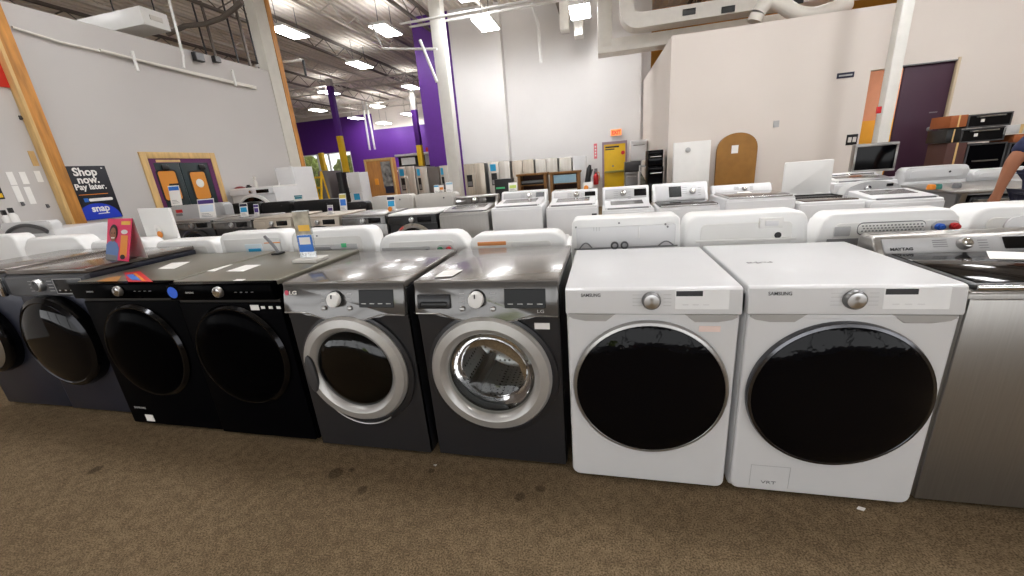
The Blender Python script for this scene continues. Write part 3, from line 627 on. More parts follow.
# graphite machines at the far left
def graphite(label, x, y, W, D, H, washer, rz=0, ring=False, dcx=0, R_=.315):
    t, cx, zc = front_loader(label, x, y, rz, W, D, H, navy, graph_top, 'flat', name='front_load_washer' if washer else 'front_load_dryer')
    M().box(-.002, W+.002, .0, D+.002, H-.075, H-.034, .006).build('top_side_band', navy_edge, t)
    M().prismx([(.02, H-.03), (-.015, H-.034), (-.03, H-.05), (-.03, H-.17), (-.015, H-.18), (.02, H-.18)], .0, W, .006, 2).build('console', graph_panel, t)
    kb = knob(t, W*.44, H-.098, -.03, .04, dgrey, spun, .03)
    d = M().box(W*.62, W*.96, -.034, -.028, H-.155, H-.06, .004).build('display', dispm, t)
    fr = M()
    for q_ in ((W*.615, W*.965, H-.062, H-.058), (W*.615, W*.965, H-.158, H-.154), (W*.615, W*.62, H-.158, H-.058), (W*.96, W*.965, H-.158, H-.058)): fr.box(q_[0], q_[1], -.0355, -.0335, q_[2], q_[3])
    fr.build('display_frame', lgrey, d)
    for k in range(4):
        M().box(W*.53, W*.59, -.0318, -.0295, H-.075-.022*k, H-.071-.022*k).build('cycle_mark', lgrey, t); M().box(W*.29, W*.33, -.0318, -.0295, H-.075-.022*k, H-.071-.022*k).build('cycle_mark', lgrey, t)
        M().box(W*(.65+.07*k), W*(.67+.07*k), -.0352, -.0335, H-.14, H-.132).build('display_mark', lgrey, d)
    cx += dcx
    dr = M().lathe([(R_+.014, -.002), (R_+.02, -.035), (R_+.008, -.07), (R_-.02, -.085), (R_-.03, -.08)], cx, .60, n=64).build('door', mat('black_chrome', (40, 40, 42), .12, .9), t)
    if ring:
        M().lathe([(R_-.024, -.08), (R_-.035, -.088), (.15, -.092), (.14, -.085)], cx, .60, n=64).build('door_ring', silver, dr); M().lathe([(.144, -.084), (.1, -.1), (0, -.105)], cx, .60, n=48).build('door_glass', blackg, dr)
    else: M().lathe([(R_-.024, -.08), (R_-.06, -.098), (.18, -.112), (0, -.12)], cx, .60, n=64).build('door_glass', blackg, dr)
    return t
g2 = graphite('graphite front load washer with bulging black door under the pink tent card', -3.765, .15, .74, .70, 1.10, True, dcx=-.05)
g1 = graphite('graphite front load dryer cut by the left edge of the picture', -4.50, .16, .72, .70, 1.11, False, ring=True, dcx=-.1, R_=.25)
M().box(.66, .70, -.06, -.031, .925, 1.04, .01).build('chrome_end_trim', chrome, g1)
# ------------------------------------------------------------------ top loaders
def top_loader(label, x, y, rz, W, D, Hd, Hc, body_m, panel_m, lid='white', kx=.55, disp=(.72, .92), curved=False, group=None, brand=None, lh=.44, name='top_load_washer', front_m=None, cd=.2, feet_=False, lidband=True):
    t = thing(name, label, 'washer', (x, y, 0), rz, group)
    M().box(0, W, .012, D, .02, Hd, .02, 3).build('cabinet', body_m, t)
    M().box(.004, W-.004, 0, .014, .03, Hd-.03, .006).build('front_panel', front_m or body_m, t)
    if feet_: feet(t, W, D)
    y0_, y1_ = .045, D-cd-.012
    if lid == 'white':
        sl = lambda y_: Hd+.016+.04*(y_-y0_)/(y1_-y0_)
        lo = M().prismx([(y0_, Hd-.004), (y1_, Hd-.004), (y1_, sl(y1_)), (y0_, sl(y0_))], .03, W-.03, .01, 3).build('lid', body_m, t)
        ya_, yb_ = y0_+.16, y1_-.05
        M().prismx([(ya_, sl(ya_)-.002), (yb_, sl(yb_)-.002), (yb_, sl(yb_)+.003), (ya_, sl(ya_)+.003)], .1, W-.1, .001, 1).build('lid_window', mat('lid_window_grey', (120, 118, 116), .12), lo)
        if lidband: M().box(.06, W-.06, .028, .05, Hd-.002, Hd+.016, .004).build('lid_handle', mgrey, t)
    elif lid in ('glass', 'brown'):
        l_ = M(); l_.box(.02, W-.02, .02, y1_, Hd-.004, Hd+.018, .012, 3); lo = l_.build('lid', blackp if lid == 'glass' else silver, t)
        M().box(.045, W-.045, .05, y1_-.02, Hd+.0175, Hd+.022, .002).build('lid_glass', blackg if lid == 'glass' else brownglass, lo)
        M().box(.03, W-.03, .014, .03, Hd-.002, Hd+.016, .005).build('lid_trim', chrome, lo)
    elif lid == 'open':
        M().box(.05, W-.05, .3, y1_-.06, Hd-.003, Hd+.004, .02).build('tub_opening', blackp, t); M().box(.05, W-.05, .03, .29, Hd-.003, Hd+.012, .005).build('front_glass', brownglass, t)
        rg = M(); a_ = (Hd+.46)
        rg.prism(rounded(.05, W-.05, Hd+.01, Hd+lh, .015, 4, .01), y1_-.03, y1_-.005, .006).build('raised_lid', white_b, t)
        for xx in (.12, W-.2): M().box(xx, xx+.08, y1_-.045, y1_-.002, Hd, Hd+.03, .006).build('lid_hinge', white_b, t)
    # console
    if curved:
        pts = [(.02+(W-.04)*k/18, Hd+.02+(Hc-Hd-.02)*math.sin(PI*k/18)**.5) for k in range(19)]
        M().prism([(.02, Hd-.002)]+pts[1:-1]+[(W-.02, Hd-.002)], D-cd+.05, D, .012, 3).build('console', panel_m, t); yf0 = D-cd+.05
        knob(t, W*kx, Hd+(Hc-Hd)*.5, yf0, .032, chrome, silver, .02)
        M().box(W*.68, W*.78, yf0-.006, yf0, Hd+(Hc-Hd)*.55, Hd+(Hc-Hd)*.75, .002).build('display', dispm, t)
        return t
    ty = .09*(Hc-Hd)/.15
    M().prismx([(D-cd, Hd-.002), (D-cd+ty, Hc-.01), (D-cd+ty+.025, Hc), (D-.02, Hc), (D, Hc-.02), (D, Hd-.002)], .006, W-.006, .016, 3).build('console', body_m, t)
    L_ = math.hypot(ty, Hc-.01-Hd); th = math.atan2(ty, Hc-.01-Hd)
    X = Matrix.Translation((0, D-cd, Hd)) @ Matrix.Rotation(-th, 4, 'X')       # x across, z up the slope, -y out
    lo_ = .36 if lid == 'white' else .12
    M().box(.04, W-.04, -.006, .004, L_*lo_, L_*.92, .004, 2, X).build('control_panel', panel_m, t)
    r_ = min(.034, L_*.27); kz = L_*(.64 if lid == 'white' else .52)
    k = M().lathe([(0, -.026), (r_*.85, -.026), (r_, -.02), (r_*1.08, 0)], 0, 0, 0, 28, X @ Matrix.Translation((W*kx, -.006, kz))).build('knob', silver, t)
    M().lathe([(0, -.029), (r_*.6, -.028), (r_*.75, -.026)], 0, 0, 0, 24, X @ Matrix.Translation((W*kx, -.006, kz))).build('knob_face', chrome, k)
    if disp: M().box(W*disp[0], W*disp[1], -.009, -.005, L_*(.45 if lid == 'white' else .25), L_*.84, .003, 1, X).build('display', dispm, t)
    for q_ in range(4):
        M().box(W*kx-.115, W*kx-.06, -.0075, -.005, L_*(.42+.11*q_), L_*(.42+.11*q_)+.003, 0, 1, X).build('cycle_mark', mgrey, t); M().box(W*kx+.055, W*kx+.09, -.0075, -.005, L_*(.3+.13*q_), L_*(.3+.13*q_)+.003, 0, 1, X).build('cycle_mark', mgrey, t)
    if brand:
        tt = text(brand, .02, dgrey, t, (0, 0, 0), name='brand_lettering', width=.09, bold=.03); tt.matrix_local = X @ Matrix.Translation((W*.09, -.0075, L_*.28)) @ Matrix.Rotation(PI/2, 4, 'X')
    return t
sx = at(1.0*960, 310, Y=.03).x
s = top_loader('stainless top load washer with dark glass lid at the right end of the front row', 1.425, .018, 0, .70, .70, .95, 1.04, steel, mat('satin_grey_panel', (176, 176, 177), .42, .25), lid='glass', kx=.50, disp=(.71, .98), brand='MAYTAG', front_m=steel, cd=.17, feet_=True)
c_ = Matrix
M().prismz([(.31, .36), (.62, .3), (.66, .4), (.4, .50)], .973, .9745).build('paper_sheet', paper, s)
# ------------------------------------------------------------------ second row: machines standing back to back with the front row
def back_unit(label, pxL, pxR, pyT, Y=.9, r=.07, inset=.05, name='top_load_washer', m=mat('white_enamel_lightened', (238, 238, 237), .32, coat=.2, vary=.012), Hd=.93, D=.68, cap=.16, lid=None, W=None, plain=False):  # enamel lightened to stand in for light missing on the rear faces
    a_, b_ = at(pxL, pyT+14, Y=Y), at(pxR, pyT+14, Y=Y); Hc = at((pxL+pxR)/2, pyT, Y=Y).z
    W = b_.x-a_.x if W is None else W
    t = thing(name, label, 'dryer' if 'dryer' in name else 'washer', (b_.x, Y, 0), PI)       # rotated: local +y... looks away from the aisle
    t.location = (b_.x, Y+D, 0)
    Hd = min(Hd, Hc-.1)
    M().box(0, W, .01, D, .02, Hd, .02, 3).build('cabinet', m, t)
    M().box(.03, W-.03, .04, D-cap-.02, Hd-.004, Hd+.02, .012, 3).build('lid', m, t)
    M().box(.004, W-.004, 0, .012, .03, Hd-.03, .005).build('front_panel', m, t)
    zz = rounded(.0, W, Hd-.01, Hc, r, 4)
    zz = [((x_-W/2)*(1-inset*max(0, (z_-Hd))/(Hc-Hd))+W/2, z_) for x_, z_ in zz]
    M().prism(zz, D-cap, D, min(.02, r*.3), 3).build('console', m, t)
    if not plain: M().prism([(x_, z_) for x_, z_ in rounded(W*.14, W*.86, Hd+.0, Hc-.055, .03, 4)], D-.001, D+.005, .003, 1).build('rear_panel', white_b, t)
    return t, W, D, Hc, Hd
def lx(W, f): return W*(1-f)     # fraction from the left as seen from the aisle
def rbox(t, W, D, f0, f1, z0, z1, nm, m, d=.012, bev=.003, par=None): return M().box(lx(W, f1), lx(W, f0), D+.003, D+d, z0, z1, bev).build(nm, m, par or t)
def screw(t, W, D, f, z): M().lathe([(.006, 0), (.006, .006), (0, .008)], lx(W, f), z, D+.0, 12).build('screw', mgrey, t)
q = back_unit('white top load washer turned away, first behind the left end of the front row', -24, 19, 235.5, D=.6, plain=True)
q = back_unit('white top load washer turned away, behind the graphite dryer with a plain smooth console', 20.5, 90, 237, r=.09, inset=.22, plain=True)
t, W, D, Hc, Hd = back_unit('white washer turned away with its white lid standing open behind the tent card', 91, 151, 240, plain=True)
a_, b_ = at(134, 209, Y=1.12), at(168, 208, Y=1.12); 
lo = M().prism([(t.location.x-a_.x, Hd), (t.location.x-b_.x+.03, Hd), (t.location.x-b_.x+.03, b_.z), (t.location.x-a_.x, a_.z)], D-.27, D-.24, .008).build('raised_lid', white_b, t)
rb = at(160, 238, Y=1.12)
hg = M(); hg.prism([(t.location.x-rb.x+.05*math.cos(PI*k/12-.9)*1.0, rb.z+.03+.09*math.sin(PI*k/12-.4)) for k in range(13)]+[(t.location.x-rb.x+.03*math.cos(PI*k/12-.9), rb.z+.03+.06*math.sin(PI*k/12-.4)) for k in range(12, -1, -1)], D-.238, D-.233).build('hang_tag', paper, t)
M().lathe([(0, .004), (.03, .003), (.03, 0)], t.location.x-rb.x, rb.z+.03, D-.231, 20).build('tag_spot', orange, t)
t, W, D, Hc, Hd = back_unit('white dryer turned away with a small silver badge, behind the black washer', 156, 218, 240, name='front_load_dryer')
rbox(t, W, D, .72, .95, Hd+.05, Hd+.085, 'badge', silver, .012)
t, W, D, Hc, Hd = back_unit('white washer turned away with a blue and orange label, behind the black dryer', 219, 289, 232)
zb = at(253, 252, Y=.89).z; rbox(t, W, D, .1, .9, Hd+.03, Hc-.05, 'label_panel', mat('pale_panel', (214, 214, 212), .4), .01); rbox(t, W, D, .4, .64, zb, zb+.062, 'blue_label', mat('pale_label', (200, 214, 222), .5), .013); rbox(t, W, D, .44, .62, zb+.004, zb+.028, 'blue_print', cyan, .015)
rbox(t, W, D, .68, .9, zb+.062, zb+.07, 'orange_strip', orange, .013); screw(t, W, D, .12, Hd+.09)
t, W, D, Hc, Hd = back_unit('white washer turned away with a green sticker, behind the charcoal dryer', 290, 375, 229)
rbox(t, W, D, .14, .8, Hd+.04, Hd+.125, 'grey_panel', lgrey, .01); M().prism(rounded(lx(W, .5), lx(W, .2), Hd+.05, Hd+.11, .02, 4, .02), D+.008, D+.02, .004).build('vent_slot', mgrey, t)
rbox(t, W, D, .62, .68, Hd+.1, Hd+.13, 'green_sticker', green, .013); rbox(t, W, D, .66, .74, Hd+.028, Hd+.042, 'green_sticker', green, .013); screw(t, W, D, .35, Hc-.045)
def valves(t, W, D, f, z, col=(blue, red)):
    p_ = M().prism(rounded(lx(W, f+.085), lx(W, f-.085), z-.03, z+.03, .028, 5, .028), D+.003, D+.012, .003).build('valve_plate', lgrey, t)
    for k, c_ in ((-1, col[0]), (1, col[1])): M().lathe([(.018, 0), (.018, .02), (.012, .022), (.012, .035), (0, .035)], lx(W, f+.045*k), z, D+.01, 18).build('inlet_valve', c_, p_)
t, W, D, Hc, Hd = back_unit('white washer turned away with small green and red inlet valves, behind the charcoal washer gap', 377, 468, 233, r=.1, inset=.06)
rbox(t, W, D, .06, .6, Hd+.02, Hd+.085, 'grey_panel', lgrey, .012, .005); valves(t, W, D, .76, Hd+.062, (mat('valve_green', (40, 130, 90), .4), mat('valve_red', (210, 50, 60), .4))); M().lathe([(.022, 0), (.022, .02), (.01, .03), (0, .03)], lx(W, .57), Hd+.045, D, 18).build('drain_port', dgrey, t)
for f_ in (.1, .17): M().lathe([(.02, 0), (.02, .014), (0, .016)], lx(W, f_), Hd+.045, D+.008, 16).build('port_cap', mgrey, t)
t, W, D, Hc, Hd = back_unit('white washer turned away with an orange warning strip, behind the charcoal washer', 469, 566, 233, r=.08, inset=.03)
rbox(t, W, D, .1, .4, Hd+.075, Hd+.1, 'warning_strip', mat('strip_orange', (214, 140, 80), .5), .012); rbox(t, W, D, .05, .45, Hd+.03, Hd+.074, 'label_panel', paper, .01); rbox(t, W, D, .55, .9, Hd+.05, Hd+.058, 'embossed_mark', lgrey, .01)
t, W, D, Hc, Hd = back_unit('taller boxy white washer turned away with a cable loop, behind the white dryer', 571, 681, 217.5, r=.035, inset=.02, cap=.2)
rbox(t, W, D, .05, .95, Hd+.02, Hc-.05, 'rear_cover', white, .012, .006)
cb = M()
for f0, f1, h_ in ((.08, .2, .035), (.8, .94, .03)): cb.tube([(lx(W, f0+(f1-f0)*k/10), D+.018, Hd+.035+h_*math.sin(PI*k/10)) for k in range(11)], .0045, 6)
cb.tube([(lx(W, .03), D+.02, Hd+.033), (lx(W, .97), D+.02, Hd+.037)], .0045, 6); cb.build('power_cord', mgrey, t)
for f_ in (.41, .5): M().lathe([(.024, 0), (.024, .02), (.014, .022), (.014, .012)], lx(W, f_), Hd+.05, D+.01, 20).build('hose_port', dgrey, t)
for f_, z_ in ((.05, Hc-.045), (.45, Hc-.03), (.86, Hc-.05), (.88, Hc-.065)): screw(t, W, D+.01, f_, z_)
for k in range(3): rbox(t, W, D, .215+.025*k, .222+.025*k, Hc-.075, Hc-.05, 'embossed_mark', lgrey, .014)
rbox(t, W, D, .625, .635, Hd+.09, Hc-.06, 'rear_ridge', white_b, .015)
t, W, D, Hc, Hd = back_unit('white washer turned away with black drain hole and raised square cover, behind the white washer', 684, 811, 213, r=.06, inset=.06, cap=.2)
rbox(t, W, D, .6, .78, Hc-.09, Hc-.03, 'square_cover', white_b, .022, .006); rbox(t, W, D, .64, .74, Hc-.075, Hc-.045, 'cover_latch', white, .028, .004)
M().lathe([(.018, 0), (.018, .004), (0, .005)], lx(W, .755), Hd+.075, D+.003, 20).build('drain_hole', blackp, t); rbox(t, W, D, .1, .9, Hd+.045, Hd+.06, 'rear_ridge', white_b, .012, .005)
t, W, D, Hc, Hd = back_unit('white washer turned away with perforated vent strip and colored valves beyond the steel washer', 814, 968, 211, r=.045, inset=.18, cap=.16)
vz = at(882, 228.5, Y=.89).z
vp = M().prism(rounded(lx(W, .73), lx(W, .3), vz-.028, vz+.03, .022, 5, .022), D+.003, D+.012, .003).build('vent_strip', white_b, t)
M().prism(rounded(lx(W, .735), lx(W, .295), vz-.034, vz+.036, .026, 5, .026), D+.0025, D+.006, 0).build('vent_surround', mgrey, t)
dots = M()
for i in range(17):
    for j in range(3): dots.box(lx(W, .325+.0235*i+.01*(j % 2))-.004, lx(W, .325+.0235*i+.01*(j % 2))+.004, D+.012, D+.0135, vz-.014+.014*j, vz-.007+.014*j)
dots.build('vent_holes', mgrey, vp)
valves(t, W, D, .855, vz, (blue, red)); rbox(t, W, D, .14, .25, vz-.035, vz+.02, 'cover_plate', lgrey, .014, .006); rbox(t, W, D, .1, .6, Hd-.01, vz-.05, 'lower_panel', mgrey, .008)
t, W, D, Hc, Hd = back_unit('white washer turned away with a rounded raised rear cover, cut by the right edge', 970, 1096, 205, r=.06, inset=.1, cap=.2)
M().prism(rounded(W*.1, W*.72, Hd-.0, Hc-.05, .05, 5), D+.004, D+.018, .006).build('rear_cover', white, t)
# ------------------------------------------------------------------ third row, facing the camera across the aisle
def span(pxL, pxR, py, Y): 
    a_, b_ = at(pxL, py, Y=Y), at(pxR, py, Y=Y); return a_.x, b_.x-a_.x, (a_.z+b_.z)/2
def row_top(label, pxL, pxR, pyF, Y, pyC, body=white, panel=lgrey, **k):
    x_, W, Hd = span(pxL, pxR, pyF, Y); D = k.pop('D', .68); Hc = max(at((pxL+pxR)/2+6, pyC, Y=Y+D-.12).z, Hd+.06); HT[pxL] = Hc
    return top_loader(label, x_, Y, 0, W-.012, D, Hd, max(Hc, Hd+.06), body, panel, **k)
row_top('stainless top load washer with black and chrome console in the aisle row', 438, 489, 212.5, 2.95, 196, steel, charcoal_panel, lid='white', kx=.5, front_m=steel, group=None, disp=(.74, .94))
row_top('white top load washer, first right of the stainless top loader in the aisle row', 490.5, 543, 207, 2.95, 191, panel=lgrey, kx=.62, disp=(.76, .93))
row_top('white top load washer with a small black square badge on its front right corner', 545.5, 599, 206, 2.95, 190, panel=mat('light_panel', (196, 194, 194), .35), kx=.55, disp=(.72, .94))
p_ = at(595, 216, Y=2.95); bw = C.objects[-1]
while bw.parent: bw = bw.parent
M().box(p_.x-.035-bw.location.x, p_.x+.02-bw.location.x, -.006, -.0005, p_.z-.03, p_.z+.03, .002).build('square_badge', blackp, bw)
row_top('white top load washer with chrome knob and dark display, in front of the yellow door', 602, 656, 209, 3.0, 186, panel=lgrey, kx=.45, disp=(.68, .93))
t = row_top('white top load washer with a tall silver console and a white knob at right', 658, 722, 206, 2.95, 182, panel=mat('pale_console', (206, 206, 208), .3), kx=.72, disp=(.3, .52), lid='glass')
def low_console(label, pxL, pxR, pyF, pyB, Y, lid, D=.7, **k):
    x_, W, Hd = span(pxL, pxR, pyF, Y); return top_loader(label, x_, Y, 0, W-.012, D, Hd, max(Hd+.04, at((pxL+pxR)/2, pyB, Y=Y+D-.06).z), white, k.pop('panel', white), lid=lid, cd=.1, disp=None, **k)
t = low_console('white top load washer with brown glass lid and paper, below the arched board', 726, 798, 197.5, 183, 3.0, 'brown')
flat_top = t; M().prismz([(.2, .32), (.34, .3), (.36, .46), (.24, .47)], at(757, 197.5, Y=3.0).z+.0225, at(757, 197.5, Y=3.0).z+.024).build('paper_sheet', paper, t)
x_, W_, Hd_ = span(800, 868, 201, 2.95); lz = at(800, 161.5, Y=3.55).z
t = top_loader('white top load washer with its white lid raised and dark tub showing', x_, 2.95, 0, W_-.012, .68, Hd_, Hd_+.035, white, white, lid='open', kx=.5, disp=None, cd=.06, lh=lz-Hd_)
t = row_top('white top load washer with a curved grey console below the glass fronted oven', 872, 948, 199, 2.9, 178, panel=lgrey, curved=True, kx=.4)
# front loaders of that row
def aisle_front(label, pxL, pxR, py, Y, cab, panel, topm, washer=True, ring=dring, glassm=blackg, H=None, knobm=chrome, dispf=(.62, .9)):
    x_, W, Hx = span(pxL, pxR, py, Y); H = Hx; HT[pxL] = H; W -= .012; D = .64
    t = thing('front_load_washer' if washer else 'front_load_dryer', label, 'washer' if washer else 'dryer', (x_, Y, 0))
    M().box(0, W, 0, D, .02, H-.03, .014).build('cabinet', cab, t); M().box(-.001, W+.001, -.004, D, H-.032, H, .012, 3).build('top_panel', topm, t)
    M().prismx([(.02, H-.02), (-.018, H-.03), (-.03, H-.13), (.02, H-.14)], 0, W, .006, 2).build('console', panel, t)
    knob(t, W*.5, H-.08, -.024, .034, knobm, silver, .026); M().box(W*dispf[0], W*dispf[1], -.03, -.02, H-.115, H-.05, .004).build('display', dispm, t)
    M().box(W*.04, W*.3, -.028, -.02, H-.12, H-.055, .005).build('detergent_drawer', panel, t)
    R_ = W*.43; dz_ = H-.135-R_; M().prismx([(-.022, H-.03), (-.031, H-.034), (-.031, H-.04), (-.02, H-.04)], .0, W).build('silver_edge', silver, t) if panel is charcoal_panel else None
    dr = M().lathe([(R_+.01, -.001), (R_+.012, -.03), (R_-.02, -.05), (R_-.05, -.045)], W/2, dz_, n=48).build('door', ring, t)
    M().lathe([(R_-.04, -.045), (R_-.1, -.06), (0, -.075)], W/2, dz_, n=48).build('door_glass', glassm, dr); M().box(W/2-R_-.005, W/2-R_+.05, -.06, -.045, dz_-.09, dz_+.09, .006).build('door_grip', ring, dr)
    return t
aisle_front('dark grey front load washer with silver edged console, left of the other dark grey one', 173, 212, 220, 2.95, mat('near_black_paint', (30, 30, 32), .35), charcoal_panel, silver, ring=blackp)
aisle_front('dark grey front load dryer with silver edged console, left of the champagne washer', 212.5, 252, 219, 2.95, mat('near_black_paint', (30, 30, 32), .35), charcoal_panel, silver, washer=False, ring=blackp)
aisle_front('champagne steel front load washer, behind the green and blue label', 253, 292, 217.5, 2.95, warmsteel, warmsteel, warmsteel, ring=blackp)
aisle_front('champagne steel front load dryer behind the tilted acrylic sign holder', 296.5, 340, 216, 2.95, warmsteel, warmsteel, warmsteel, washer=False, ring=blackp)
aisle_front('chrome grey front load washer with dark door, left of the black front loader', 341.5, 386, 214.5, 2.95, silver, charcoal_panel, silver, ring=blackp)
aisle_front('black front load dryer with a silver door rim, left of the stainless top loader', 387.5, 437, 213, 2.95, blackp, blackp, white_b, washer=False, ring=chrome)
# ------------------------------------------------------------------ fourth row: consoles seen from behind
def far_back(label, pxL, pxR, pyT, Y, m, D=.68, r=.05, Hd=.96, name='top_load_washer', pan=None):
    x_, W, Hc = span(pxL, pxR, pyT, Y); W -= .012; Hd = min(Hd, Hc-.12)
    t = thing(name, label, 'washer' if 'washer' in name else 'dryer', (x_+W, Y+D, 0), PI)
    M().box(0, W, 0, D, .02, Hd, .02).build('cabinet', m, t); M().box(.03, W-.03, .03, D-.19, Hd-.003, Hd+.02, .01).build('lid', m, t)
    M().prism(rounded(0, W, Hd-.01, Hc, r), D-.16, D, .02, 2).build('console', m, t); rp_ = M().prism(rounded(W*.1, W*.9, Hd+.03, Hc-.04, .02), D+.0005, D+.005, .002, 1).build('rear_panel', pan or m, t)
    M().lathe([(.012, .0), (.012, .004), (0, .006)], W*.3, Hc-.07, D+.004, 12).build('screw', dgrey, t)
    HT[pxL] = Hc; return t
far_back('white washer turned away behind the chrome grey front loader, left of its white neighbour', 370, 413, 195.5, 4.15, offwhite, D=.5)
far_back('white washer turned away behind the black front loader, near the middle column', 414, 457, 193.5, 4.15, offwhite, D=.5)
far_back('black washer turned away behind the dark grey pair, left of the white fridge', 226, 258, 203, 4.15, blackp, D=.5)
far_back('black washer turned away behind the champagne washer', 259, 291, 202, 4.15, blackp, D=.5)
far_back('black washer turned away with a small white label, behind the champagne dryer', 292, 342, 200, 4.15, blackp, D=.5)
far_back('black dryer turned away behind the tall price card, low beside the white fridge', 344, 367, 202, 4.15, blackp, D=.5, name='front_load_dryer')
gb = far_back('light grey washer turned away with a red sticker, in front of the teal swing doors', 169, 224, 204.5, 3.63, lgrey, D=.34)
p_ = at(179, 211, Y=3.62); M().box(gb.location.x-p_.x-.07, gb.location.x-p_.x+.07, .347, .35, p_.z-.03, p_.z+.02, .001).build('red_sticker', red, gb); M().box(gb.location.x-p_.x-.05, gb.location.x-p_.x+.09, .347, .35, p_.z-.08, p_.z-.04, .001).build('dark_print', mgrey, gb)
x_, W_, H_ = span(836, 902, 176, 4.15)
t = top_loader('white top load washer with a wide dark console, standing under the glass fronted oven', x_, 4.15, 0, W_-.01, .6, H_-.06, H_+.02, white, blackp, disp=None, kx=.5)
far_back('white washer turned away behind the curved grey console, left of the oven stack', 906, 972, 166, 4.1, white)
far_back('white washer turned away at the foot of the oven stack', 975, 1042, 168, 4.1, white)
# stainless range with a black front beside the person
x_, W_, H_ = span(958, 1075, 187.5, 3.25)
t = thing('range_cooker', 'stainless trimmed range with black front where the bare arm reaches down', 'range', (x_, 3.25, 0))
M().box(.0, W_, 0, .84, .02, H_-.03, .01).build('body', steel_d, t); M().box(-.03, W_+.03, -.04, .85, H_-.03, H_, .008, 3).build('cooktop', steel, t)
for q_ in (0.02, W_-.07): M().prismx([(0, .1), (-.02, .12), (-.02, H_-.09), (-.04, H_-.03), (0, H_-.03)], q_, q_+.05, .006).build('corner_trim', steel, t)
dr = M().box(.08, W_-.08, -.018, -.001, .2, H_-.05, .006).build('oven_door', blackg, t); M().tube([(.14, -.02, H_-.1), (.14, -.06, H_-.1), (W_-.14, -.06, H_-.1), (W_-.14, -.02, H_-.1)], .012).build('handle', steel, dr)
for q_ in (.14, .34): M().box(q_, q_+.08, -.0205, -.0182, H_-.2, H_-.12).build('door_sticker', paper, dr)
for pxx, l_, m_ in ((939, 'small orange cap on the washer top left of the range', orange), (945.5, 'small teal cap on the washer top left of the range', mat('teal_cap', (60, 130, 120), .5)), (965, 'small grey cap on the washer top behind the range', mgrey)):
    p_ = at(pxx, 180, Y=3.42); 
    tag(M().lathez([(0, 0), (.035, 0), (.035, .03), (.028, .05), (0, .05)], p_.x, 3.5, H_ if pxx > 955 else H_-.002, 20).build('plastic_cap', m_), l_, 'cap')
# oven standing on the washers in front of the plum door
x_, W_, z1_ = span(856.5, 895, 143, 4.3); z0_ = at(876, 171, Y=4.3).z
t = thing('wall_oven', 'glass fronted oven with a silver frame standing on a white washer before the plum door', 'oven', (x_, 4.3, H_ * 0+z0_), math.radians(-16))
hh = z1_-z0_
M().box(.0, W_, .02, .2, 0, hh, .006).build('case', steel_d, t); fr = M()
for q_ in ((0, W_, 0, .025), (0, W_, hh-.035, hh), (0, .02, .025, hh-.035), (W_-.02, W_, .025, hh-.035)): fr.box(q_[0], q_[1], 0, .022, q_[2], q_[3], .003)
fr.build('door_frame', silver, t); M().box(.015, W_-.015, .006, .018, .02, hh-.03).build('door_glass', blackg, t)
# ------------------------------------------------------------------ the right partition: plum door, board, panel, ovens
dr2 = thing('door_2', '', 'door', (0, 0, 0)); del dr2['label']; del dr2['category']; struct(dr2)
e0, e1 = at(906.5, 67, Y=PY).x, at(957, 63, Y=PY).x
M().box(e0, e1, PY+.03, PY+.075, .01, dzt-.0, .004).build('door_leaf', plum, dr2)
fj = M(); fj.box(e1, dxb+.02, PY-.02, PY+.1, 0, dzt+.05, .004); fj.build('door_jamb', mat('beige_jamb', (198, 180, 152), .5), dr2)
fj = M(); fj.box(e0-.1, e1, PY-.01, PY+.1, dzt, dzt+.02); fj.build('door_head', mgrey, dr2)
kx_ = at(930, 129, Y=PY); kb = M().lathe([(.04, .028), (.04, .02), (.02, .01), (.026, -.03), (0, -.035)], kx_.x, kx_.z, PY, 24).build('door_knob', mgrey, dr2)
lk = at(930, 137, Y=PY); M().lathe([(.03, .028), (.03, .01), (0, .005)], lk.x, lk.z, PY, 20).build('door_lock', mgrey, dr2)
bp_ = at(935, 112, Y=PY); M().box(bp_.x-.07, bp_.x+.05, PY+.022, PY+.0295, bp_.z-.01, bp_.z+.01).build('door_plate', mgrey, dr2)
# arched board
b0, b1 = at(714.5, 180, Y=PY-.1).x, at(754, 180, Y=PY-.1).x; bt = at(734, 133, Y=PY-.1).z; rr_ = (b1-b0)/2; rz_ = bt-at(734, 152, Y=PY-.1).z
t = thing('arched_board', 'tall brown board with a rounded top leaning on the right partition', 'board', (b0, PY-.13, 0))
pts = [(0, 0), (2*rr_, 0)]+[(rr_+rr_*math.cos(PI*k/24), bt-rz_+rz_*math.sin(PI*k/24)**.8) for k in range(25)]
M().prism(pts, 0, .06, .004).build('panel', card, t); sp = at(735, 149, Y=PY-.14); M().box(sp.x-b0-.06, sp.x-b0+.06, -.004, -.0005, sp.z-.08, sp.z+.07).build('paper_tag', paper, t)
# plain white panel
p0_, p1_ = at(674, 142, Y=PY-.3), at(711, 141, Y=PY-.3)
t = thing('white_panel', 'plain tall white panel standing before the partition left of the arched board', 'panel', (p0_.x, PY-.32, 0))
M().box(0, p1_.x-p0_.x, 0, .12, 0, (p0_.z+p1_.z)/2, .006).build('sheet', white_b, t); sp = at(688, 150, Y=PY-.33); M().lathe([(.045, 0), (.05, -.012), (.02, -.02), (0, -.02)], sp.x-p0_.x, sp.z, 0, 20).build('round_fitting', lgrey, t)
